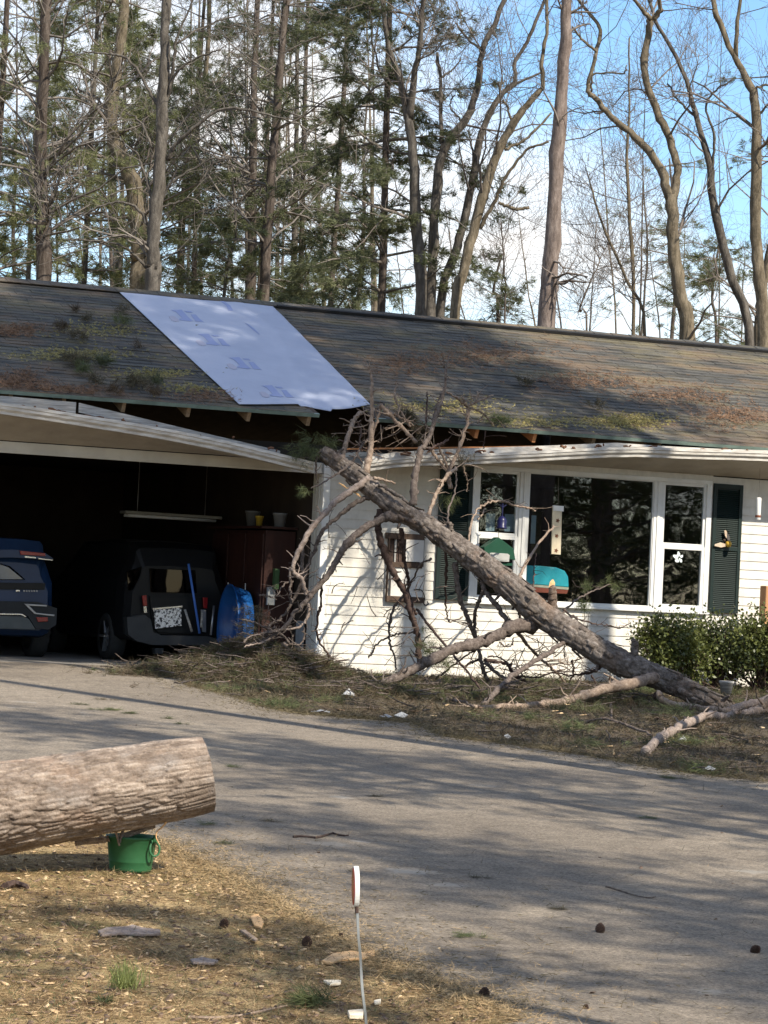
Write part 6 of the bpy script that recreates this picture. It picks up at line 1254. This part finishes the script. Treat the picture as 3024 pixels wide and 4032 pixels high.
# ------------------------------------------------------------------ shrubs
def leaf_mat(name, c1, c2, trans=.2):
    m = needle_mat(name, c1, c2, trans=trans, scale=3.0); b = m.node_tree.nodes['Principled BSDF']; b.inputs['Roughness'].default_value = .32; b.inputs['Specular IOR Level'].default_value = .5; return m
M['leaf'] = leaf_mat('shrub_leaves', (0.055, 0.072, 0.020), (0.155, 0.170, 0.048)); M['leaf_dark'] = leaf_mat('yew_leaves', (0.026, 0.040, 0.018), (0.080, 0.095, 0.034), .15)
def shrub(name, label, px0, px1, pyt, pyb, y, mat, n, leaf, seed):
    rng = np.random.default_rng(seed); a = on_y(px0, pyb, y); b = on_y(px1, pyt, y); c = (a + b) / 2; c[2] = (b[2] + gz(y)) / 2; R = np.array([(b[0] - a[0]) / 2, .42, (b[2] - gz(y)) / 2])
    root = empty(name, (c[0], y, gz(y))); tag(root, label, 'shrub', 'shrubs under the window'); S = []; base = np.array([c[0], y, gz(y)])
    tipl = []
    for _ in range(46):
        u = rng.normal(0, 1, 3); u /= np.linalg.norm(u); u[2] = abs(u[2]) * 1.0 - .15; e = c + u * R * rng.uniform(.6, 1.05); p = base + rng.normal(0, .06, 3) * (1, 1, 0); m_ = (p + e) / 2 + rng.normal(0, .08, 3)
        S.append([*p, *m_, .012, .008]); S.append([*m_, *e, .008, .003]); tipl.append((m_, e))
    V, F = seg_mesh(S, 4); obj('stems', mesh_np('stems', V, F), M['bark_dark'], root)['kind'] = 'stuff'
    P = []
    for i in range(n):
        m_, e = tipl[rng.integers(0, len(tipl))]; t = rng.uniform(.25, 1.08); p = m_ + (e - m_) * t + rng.normal(0, .085, 3); p[2] = max(p[2] - (abs(rng.normal(0, .12)) if rng.random() < .35 else 0), gz(y) + .06); P.append(p)
    P = np.array(P); D = rng.normal(0, 1, (n, 3)) + (P - c) / R * .8; D /= np.linalg.norm(D, axis=1)[:, None]; X = np.cross(D, rng.normal(0, 1, (n, 3))); X /= np.linalg.norm(X, axis=1)[:, None]; L = leaf * rng.uniform(.7, 1.3, (n, 1)); N = np.cross(D, X)
    V = np.stack([P, P + D * L * .5 + X * L * .28 + N * L * .06, P + D * L, P + D * L * .5 - X * L * .28 + N * L * .06], 1).reshape(-1, 3); F = np.arange(n * 4).reshape(-1, 4)
    obj('foliage', mesh_np('foliage', V, F), M[mat], root); return root
shrub('shrub', 'glossy broad-leaved shrub beside the fallen trunk', 2490, 2790, 2388, 2740, -.95, 'leaf', 7000, .055, 51)
shrub('shrub', 'darker dense shrub in front of the right shutter', 2660, 3000, 2400, 2730, -.75, 'leaf_dark', 7600, .045, 52)
shrub('shrub', 'leafy shrub cut off by the right edge', 2830, 3180, 2385, 2735, -.95, 'leaf', 7600, .055, 53)

# ------------------------------------------------------------------ boughs and litter on the roof
def roof_sprig(label, px, py, rpx, n, mat, k=12, L=.11, cat='pine bough', name='roof_bough'):
    n = int(n * 1.6); L = L * 1.2; c = on_roof(px, py, .06); r = rpx / 300; Cc = c + RNG.normal(0, .45, (n, 1)) * np.array([r, 0, 0]) + RNG.normal(0, .45, (n, 1)) * np.array([0, r * .8, r * .8 * RS]) + RN * RNG.uniform(0, .06, (n, 1))
    A = RNG.normal(0, .7, (n, 3)) + RN * .15; V, F = needles(Cc, A, k, L, .006, .4); h = (V - np.array([0, EY, EZ])) @ RN; V += np.maximum(0, .028 - h)[:, None] * RN
    return tag(obj(name, mesh_np(name, V, F), M[mat]), label, cat, 'pine boughs lying on the roof')
for px, py, r, n, mt_, lab in ((300, 1425, 50, 34, 'needle_dry', 'olive pine bough on the roof, largest of the clumps at left'), (405, 1430, 34, 20, 'needle_dark', 'dark upright bough on the roof right of the largest clump'), (330, 1460, 36, 16, 'needle', 'low green bough on the roof below the largest clump'), (530, 1508, 60, 34, 'needle_dry', 'wide olive bough on the roof near the eave'),
                               (600, 1505, 40, 14, 'needle_dark', 'trailing sprig on the roof right of the wide bough'), (375, 1500, 34, 12, 'needle_dry', 'thin sprig on the roof left of the wide bough'), (450, 1540, 30, 10, 'needle_brown', 'brown sprig on the roof edge above the rafter tails'), (610, 1555, 26, 12, 'needle_brown', 'dark brown clump at the eave beside the sheet'),
                               (480, 1272, 46, 14, 'needle', 'olive sprig on the roof, upper right of the left clumps'), (340, 1258, 28, 9, 'needle_dry', 'short sprig on the roof, upper middle of the left clumps'), (300, 1330, 46, 16, 'needle_dry', 'flat olive sprig on the roof above the largest clump'), (240, 1290, 34, 12, 'needle_brown', 'brown sprig on the roof at upper left'), (480, 1232, 30, 10, 'needle_dry', 'yellowish sprig on the roof near the sheet top'), (300, 1226, 16, 7, 'needle_brown', 'dark little clump on the roof near the ridge at left'),
                               (545, 1370, 20, 6, 'needle_brown', 'tiny brown scrap on the roof beside the sheet'), (2060, 1510, 50, 14, 'needle_dry', 'brown sprig on the roof right of the upright branch'), (1960, 1660, 50, 24, 'needle', 'dark green clump at the eave right of the branches'), (2350, 1600, 34, 10, 'needle_dry', 'small sprig on the roof left of the moss patch'), (1600, 1650, 50, 26, 'needle_dry', 'tangled dry bough at the eave behind the branches')):
    roof_sprig(lab, px, py, r, n, mt_)
def roof_pts(n, x0, x1, y0, y1): return np.array([on_roof(RNG.uniform(x0, x1), RNG.uniform(y0, y1), .024) for _ in range(n)])
def roof_litter(name, label, P, mat, L, w, k=5):
    A = RNG.normal(0, 1, (len(P), 3)); A -= (A @ RN)[:, None] * RN * .9; V, F = needles(P, A, k, L, w, .5); h = (V - np.array([0, EY, EZ])) @ RN; V += np.maximum(0, .02 - h)[:, None] * RN; tag(obj(name, mesh_np(name, V, F), M[mat]), label, 'needles', kind='stuff')
def clumped(n, cs):
    out = []
    for (x, y, rx, ry, m_) in cs:
        g = RNG.normal(0, .45, (m_, 2)) * (rx, ry) + (x, y)
        out += [on_roof(a, b, .024) for a, b in g if b < 1530 + a * .0797 - 6]
    return np.array(out)
M['needle_rust'] = needle_mat('rust_needles', (0.15, 0.088, 0.054), (0.29, 0.175, 0.105), trans=.1, scale=3)
roof_litter('roof_needles_rust', 'rust-brown fallen needles in drifts over the roof', clumped(0, [(60, 1300, 120, 30, 260), (60, 1500, 150, 50, 420), (250, 1540, 250, 30, 400), (1900, 1400, 330, 60, 500), (2300, 1500, 260, 45, 420), (2700, 1560, 260, 40, 380), (2880, 1640, 200, 60, 420), (1600, 1430, 200, 60, 260), (800, 1560, 150, 30, 160)]), 'needle_rust', .09, .007)
M['needle_moss'] = needle_mat('moss', (0.26, 0.225, 0.08), (0.40, 0.335, 0.13), trans=.1, scale=3)
roof_litter('roof_moss', 'yellow-green moss and needles in patches on the roof', clumped(0, [(2470, 1660, 180, 34, 700), (300, 1395, 260, 30, 420), (600, 1470, 200, 22, 260), (400, 1300, 220, 50, 260), (1750, 1600, 320, 40, 420), (2150, 1660, 260, 30, 300), (750, 1530, 160, 25, 160)]), 'needle_moss', .05, .008)

# ------------------------------------------------------------------ garage contents
blue = pm('car_blue', (0.010, 0.028, 0.075), (0.014, 0.040, 0.11), 2, .3, spec=.4); black = pm('car_black', (0.008, 0.009, 0.010), (0.010, 0.010, 0.011), 2, .4, spec=.28)
plastic = pm('bumper_grey', (0.038, 0.040, 0.042), (0.030, .032, .033), 6, .6, spec=.2); tyre = pm('tyre', (0.022, 0.022, 0.022), (0.03, .03, .03), 12, .85); chrome = pm('chrome', (0.62, 0.62, 0.62), (0.5, .5, .5), 9, .22, metallic=.9); redl = pm('tail_red', (0.30, 0.012, 0.012), (0.22, .01, .01), 12, .25, spec=.6); alloy = pm('alloy', (0.42, 0.42, 0.43), (0.32, .32, .33), 9, .35, metallic=.7)
def suv(name, label, cx, yr, W, H, Lc, paint, kind):
    root = empty(name, (cx, yr, 0)); tag(root, label, 'car')
    st = [(0.0, .30, .62, .80, .82, .90), (0.10, .24, .70, .95 if kind == 'b' else 1.0, .92, .97), (.30, .22, .72, 1.0, .98, 1.0), (1.0, .22, .72, 1.02, 1.0, 1.0), (2.2, .22, .70, 1.0, 1.0, 1.0), (2.8, .22, .70, .82, 1.0, 1.0), (3.2, .22, .68, .62, .98, 1.0), (3.7, .24, .60, .60, .94, .98), (Lc, .30, .52, .53, .80, .90)]
    V = []; F = []; m = 18
    for (y, zb, zw, zr, hw_, up_) in st:
        hw = W / 2 * hw_; zr = zr * H; zw = zw * H * .92; zb = zb * H * .8; hr = hw * .80 if zr > zw * 1.1 else hw * .95
        half = [(hw * .86, zb), (hw * .97, zb + .05), (hw, zb + .16), (hw, zw * .75), (hw * .985, zw), (hr * 1.04, zw + (zr - zw) * .55), (hr, zr - .06), (hr * .93, zr - .015), (hr * .5, zr)]
        ringp = [(cx + a, yr + y, z) for a, z in half] + [(cx - a, yr + y, z) for a, z in half[::-1]]; V += ringp
    for i in range(len(st) - 1):
        for j in range(m): F.append((i * m + j, i * m + (j + 1) % m, (i + 1) * m + (j + 1) % m, (i + 1) * m + j))
    F.append(tuple(range(m))); F.append(tuple(range((len(st) - 1) * m, len(st) * m))[::-1]); b = MB(); b.add(V, F); part(b, 'body', paint, root, smooth=False, bevel=.03)
    for sx in (-1, 1):
        for wy in (.62, 3.1):
            c = np.array([cx + sx * (W / 2 - .10), yr + wy, .0]); b = MB(); P_ = [(.20, -.10), (.27, -.11), (.295, -.09), (.30, 0), (.295, .09), (.27, .11), (.20, .10)]
            n = 28; VV = []; FF = []
            for r, x_ in P_:
                for j in range(n): t = 2 * math.pi * j / n; VV.append((c[0] + x_, c[1] + r * math.cos(t), .30 + r * math.sin(t)))
            for i in range(len(P_) - 1):
                for j in range(n): FF.append((i * n + j, i * n + (j + 1) % n, (i + 1) * n + (j + 1) % n, (i + 1) * n + j))
            b.add(VV, FF); w_ = part(b, 'wheel', tyre, root, smooth=True); b = MB()
            for k in range(5):
                t = k * 1.2566; b.bar((c[0] + sx * .075, c[1] + .03 * math.cos(t), .30 + .03 * math.sin(t)), (c[0] + sx * .075, c[1] + .2 * math.cos(t), .30 + .2 * math.sin(t)), .03, .05, up=(1, 0, 0))
            b.tube([(c[0] + sx * .05, c[1], .30), (c[0] + sx * .082, c[1], .30)], .05, 10); part(b, 'rim', alloy, w_)
    return root
def rear(root, name, pts, y, mat, t=.02, parent=None, up=0):
    b = MB(); b.prism([on_y(px, py, y) for px, py in pts], (0, t, 0)); return part(b, name, mat, parent or root, bevel=.004)
bx = -3.55; by = 1.70
bcar = suv('parked_car', 'dark blue hatchback parked in the left bay of the garage', bx, by, 1.62, 1.46, 4.1, blue, 'a')
yy = by - .02
rear(bcar, 'rear_window', ((-220, 2215), (0, 2217), (40, 2228), (75, 2258), (104, 2285), (-220, 2287)), by + .00, M['car_glass'], .03)
rear(bcar, 'window_sky_glow', ((-200, 2222), (0, 2222), (34, 2234), (68, 2262), (92, 2281), (-200, 2281)), by - .004, pm('painted_sky_glow', (0.04, 0.09, 0.16), (0.05, .11, .19), 8, .08, spec=.8), .003)  # added blue pane painting the sky's glow on the rear window
rear(bcar, 'spoiler', ((-240, 2165), (60, 2163), (180, 2178), (212, 2200), (190, 2205), (60, 2196), (-240, 2196)), by - .14, blue, .16)
rear(bcar, 'brake_light', ((78, 2168), (178, 2178), (180, 2190), (82, 2184)), by - .165, redl, .02)
rear(bcar, 'chrome_strip', ((150, 2196), (210, 2203), (208, 2208), (152, 2202)), by - .165, chrome, .02); rear(bcar, 'chrome_strip', ((98, 2188), (142, 2193), (142, 2199), (98, 2196)), by - .165, chrome, .02)
rear(bcar, 'tailgate_recess', ((-200, 2292), (180, 2296), (176, 2322), (-200, 2318)), yy - .01, black, .02)
rear(bcar, 'badge', ((62, 2322), (78, 2322), (78, 2330), (62, 2330)), yy - .03, chrome, .01)
for i_, x_ in enumerate(range(92, 152, 10)): rear(bcar, 'letter', ((x_, 2323), (x_ + 7, 2324), (x_ + 7, 2331), (x_, 2330)), yy - .028, alloy, .008)
rear(bcar, 'bumper', ((-240, 2362), (150, 2370), (225, 2395), (222, 2460), (190, 2480), (140, 2475), (110, 2425), (-240, 2415)), yy - .06, plastic, .10)
rear(bcar, 'lower_valance', ((-240, 2424), (90, 2426), (115, 2438), (140, 2478), (-240, 2472)), yy - .05, pm('valance', (0.10, 0.11, 0.11), (.08, .09, .09), 7, .5), .08)
rear(bcar, 'trim_bar', ((-240, 2410), (88, 2416), (108, 2430), (98, 2430), (84, 2422), (-240, 2417)), yy - .075, chrome, .012)
for p_ in (((95, 2377), (185, 2382), (185, 2389), (110, 2385)), ((95, 2377), (110, 2380), (142, 2412), (136, 2418)), ((136, 2412), (215, 2420), (214, 2427), (136, 2418))): rear(bcar, 'lamp_trim', p_, yy - .08, alloy, .012)
rear(bcar, 'reflector', ((142, 2430), (188, 2430), (190, 2446), (150, 2449)), yy - .082, redl, .012)
# black car, right bay
kx = on_y(690, 2500, 1.75)[0]; ky = 1.75
kcar = suv('parked_car', 'black boxy car with silver licence plate in the right bay of the garage', kx, ky, 1.46, 1.52, 3.9, black, 'b')
yk = ky - .03
rear(kcar, 'rear_window', ((590, 2238), (770, 2246), (775, 2335), (595, 2332)), yk, M['car_glass'], .02)
rear(kcar, 'quarter_window', ((500, 2250), (560, 2230), (566, 2320), (505, 2325)), yk + .04, M['car_glass'], .02)
rear(kcar, 'tailgate', ((590, 2345), (790, 2352), (800, 2500), (625, 2490), (602, 2470)), yk - .01, black, .03)
platem = pm('plate_glitter', (0.85, 0.85, 0.86), (0.05, 0.05, 0.06), 34, .3, lo=.47, hi=.55, detail=3, metallic=.3)  # glitter of the plate painted as white and black blotches
pl = rear(kcar, 'licence_plate', ((604, 2398), (714, 2388), (716, 2464), (612, 2476)), yk - .06, platem, .012)
rear(kcar, 'plate_frame', ((600, 2394), (718, 2384), (720, 2392), (602, 2402)), yk - .066, chrome, .014, parent=pl)
rear(kcar, 'tail_lamp', ((560, 2345), (578, 2343), (580, 2384), (566, 2386)), yk - .05, redl, .03); rear(kcar, 'tail_lamp', ((800, 2352), (818, 2354), (816, 2396), (802, 2394)), yk - .03, redl, .03)
rear(kcar, 'rear_bumper', ((500, 2430), (570, 2420), (595, 2440), (605, 2490), (640, 2502), (820, 2505), (870, 2520), (868, 2542), (600, 2540), (540, 2525), (505, 2500)), yk - .08, pm('bumper_light', (0.05, 0.052, 0.054), (.04, .042, .044), 6, .5), .14)
rear(kcar, 'tail_lamp', ((792, 2400), (812, 2402), (812, 2490), (798, 2488)), yk - .04, alloy, .03); rear(kcar, 'tail_lamp', ((565, 2388), (578, 2386), (580, 2412), (568, 2414)), yk - .06, chrome, .02)
rear(kcar, 'hitch', ((610, 2552), (645, 2552), (642, 2575), (612, 2575)), yk - .02, plastic, .12)
def gbox(name, label, px0, py0, px1, py1, y, dep, mat, cat='box', bev=.006):
    a = on_y(px0, py1, y); b = on_y(px1, py0, y); q = MB(); q.box((a[0], y, a[2]), (b[0], y + dep, b[2])); return tag(part(q, name, mat, None, bevel=bev), label, cat)
cardr = pm('bag_red', (0.42, 0.05, 0.03), (0.5, 0.35, 0.3), 10, .6, lo=.45, hi=.55); cardw = pm('bag_white', (0.45, 0.45, 0.45), (0.25, .25, .26), 10, .6)
gbox('shopping_bag', 'red and white bag seen through the black car window', 672, 2258, 750, 2325, 1.95, .18, cardr, 'bag'); gbox('shopping_bag', 'white bag seen through the black car window, left of the red one', 606, 2262, 655, 2325, 1.97, .16, cardw, 'bag'); gbox('storage_bag', 'orange bag stacked above the black car load', 672, 2168, 716, 2220, 1.95, .16, pm('bag_orange', (.30, .09, .03), (.22, .07, .03), 9, .7), 'bag'); gbox('storage_bag', 'grey bag stacked beside the orange one', 606, 2178, 668, 2222, 1.97, .16, cardw, 'bag')
# blue wading pool stood on edge
bp = on_y(935, 2600, 1.1); pool = empty('wading_pool', (bp[0], 1.1, 0)); tag(pool, 'blue plastic wading pool stood on edge in the garage', 'wading pool')
poolm = pm('pool_blue', (0.007, 0.065, 0.24), (0.010, 0.085, 0.29), 5, .35, spec=.5)
b = MB(); b.lathe([(0, 0), (.45, .01), (.50, .03), (.52, .10), (.525, .105), (.535, .18), (.54, .185), (.56, .26), (.58, .27), (.58, .285), (.55, .28), (.51, .12), (.48, .04), (0, .015)], (0, 0, 0), 48); o = part(b, 'pool_shell', poolm, None, smooth=True); o.parent = pool; pc_ = on_y(972, 2425, 1.1); o.scale = (.88,) * 3; o.rotation_mode = 'QUATERNION'; o.rotation_quaternion = Vector((0, 0, 1)).rotation_difference(Vector((-.985, .10, .02))); o.location = Vector((pc_[0], 0, .52)) - Vector((bp[0], 0, 0))
# tools leaning behind the black car
def pole(name, label, p0, p1, y0, y1, w, mat, cat='tool'):
    a = on_y(*p0, y0); b_ = on_y(*p1, y1); q = MB(); q.tube([a, (a + b_) / 2, b_], w / 2 / 320, 8); return tag(part(q, name, mat, None, smooth=True), label, cat, 'tools leaning in the garage')
bluep = pm('pole_blue', (0.06, 0.16, 0.55), (.08, .2, .6), 9, .35)
pole('broom', 'long blue broom handle leaning behind the black car', (786, 2494), (742, 2220), 1.55, 1.6, 10, bluep); pole('shovel', 'pale shovel handle leaning left of the blue broom', (756, 2488), (728, 2400), 1.55, 1.6, 10, M['oldboard']); pole('rake', 'pale short handle right of the blue broom', (792, 2470), (796, 2415), 1.5, 1.55, 9, M['oldboard']); pole('rake', 'grey handle beside the blue pool', (830, 2500), (842, 2385), 1.45, 1.5, 9, alloy)
# cabinet, shelf and pots by the right-hand wall
cabm = pm('cabinet_red', (0.045, 0.016, 0.011), (0.03, .011, .008), 5, .6, stretch=(3, 3, .5))
cab = empty('cabinet', (-.2, 1.0, 0)); tag(cab, 'dark red wooden cabinet along the right garage wall', 'cabinet')
b = MB(); b.box((-.42, .75, .05), (-.02, 2.6, 1.72)); part(b, 'carcass', cabm, cab, bevel=.006)
for y_ in (.78, 1.40, 2.02):
    b = MB(); b.box((-.445, y_, .10), (-.4205, y_ + .57, 1.68)); d_ = part(b, 'door', cabm, cab, bevel=.004); b = MB(); b.tube([(-.455, y_ + .5, .9), (-.455, y_ + .5, 1.05)], .008, 6); part(b, 'handle', alloy, d_)
b = MB(); b.box((-.50, .70, 1.74), (-.012, 2.7, 1.77)); part(b, 'shelf_top', cabm, cab)
def lpot(label, x, y, r, h, mat, z=1.772, cat='pot', name='plant_pot'):
    q = MB(); q.lathe([(0, 0), (r * .75, 0), (r, h * .85), (r * 1.08, h * .86), (r * 1.08, h), (r * .95, h), (r * .9, h * .9), (0, h * .85)], (x, y, z), 18); return tag(part(q, name, mat, None, smooth=True), label, cat, 'pots on the garage shelf')
lpot('white pot on the shelf nearest the garage corner', -.20, .86, .085, .17, pm('pot_white', (.22, .22, .21), (.17, .17, .17), 6, .5)); lpot('yellow pot on the garage shelf', -.36, 1.15, .05, .13, pm('pot_yellow', (.42, .28, .03), (.3, .2, .03), 6, .5)); lpot('grey rounded pot behind the yellow one', -.30, 1.55, .09, .2, pm('pot_grey', (.14, .14, .13), (.1, .1, .1), 6, .6))
gbox('storage_box', 'white box on the far end of the garage shelf', 1028, 1978, 1072, 2040, 2.2, .25, pm('box_white', (.22, .22, .21), (.17, .17, .17), 6, .7)); gbox('storage_box', 'grey box atop the pots on the garage shelf', 1112, 1952, 1150, 1990, 1.5, .2, bpy.data.materials['box_white'])
gbox('switch_box', 'pale grey electrical box on the cabinet side', 1052, 2312, 1086, 2382, .69, .05, pm('switch_grey', (.34, .35, .35), (.28, .29, .29), 6, .5), 'switch box')
gbox('garden_bag', 'green bag standing by the red cabinet', 1080, 2240, 1102, 2320, .62, .08, pm('bag_green', (.04, .08, .03), (.05, .1, .04), 8, .7), 'bag')
# unlit shop light hung from the ceiling
sl = empty('shop_light', tuple(on_y(670, 2030, 3.2))); tag(sl, 'long pale unlit shop light hanging in the garage', 'shop light')
a = on_y(482, 2022, 3.2); b_ = on_y(862, 2046, 3.2); q = MB(); q.bar(a + (0, 0, .02), b_ + (0, 0, .02), .26, .04); part(q, 'housing', pm('light_housing', (.34, .32, .27), (.28, .27, .23), 6, .5), sl, bevel=.012)
q = MB(); q.tube([a + (.06, -.05, -.02), b_ + (-.06, -.05, -.02)], .02, 8); part(q, 'tube', 'white', sl, smooth=True); q = MB(); q.tube([a + (.04, .05, -.02), b_ + (-.04, .05, -.02)], .02, 8); part(q, 'tube', 'white', sl, smooth=True)
for t in (.15, .85):
    p = a + (b_ - a) * t; q = MB(); q.tube([p + (0, 0, .04), np.array([p[0], p[1], 2.6])], .004, 5); part(q, 'chain', alloy, sl)
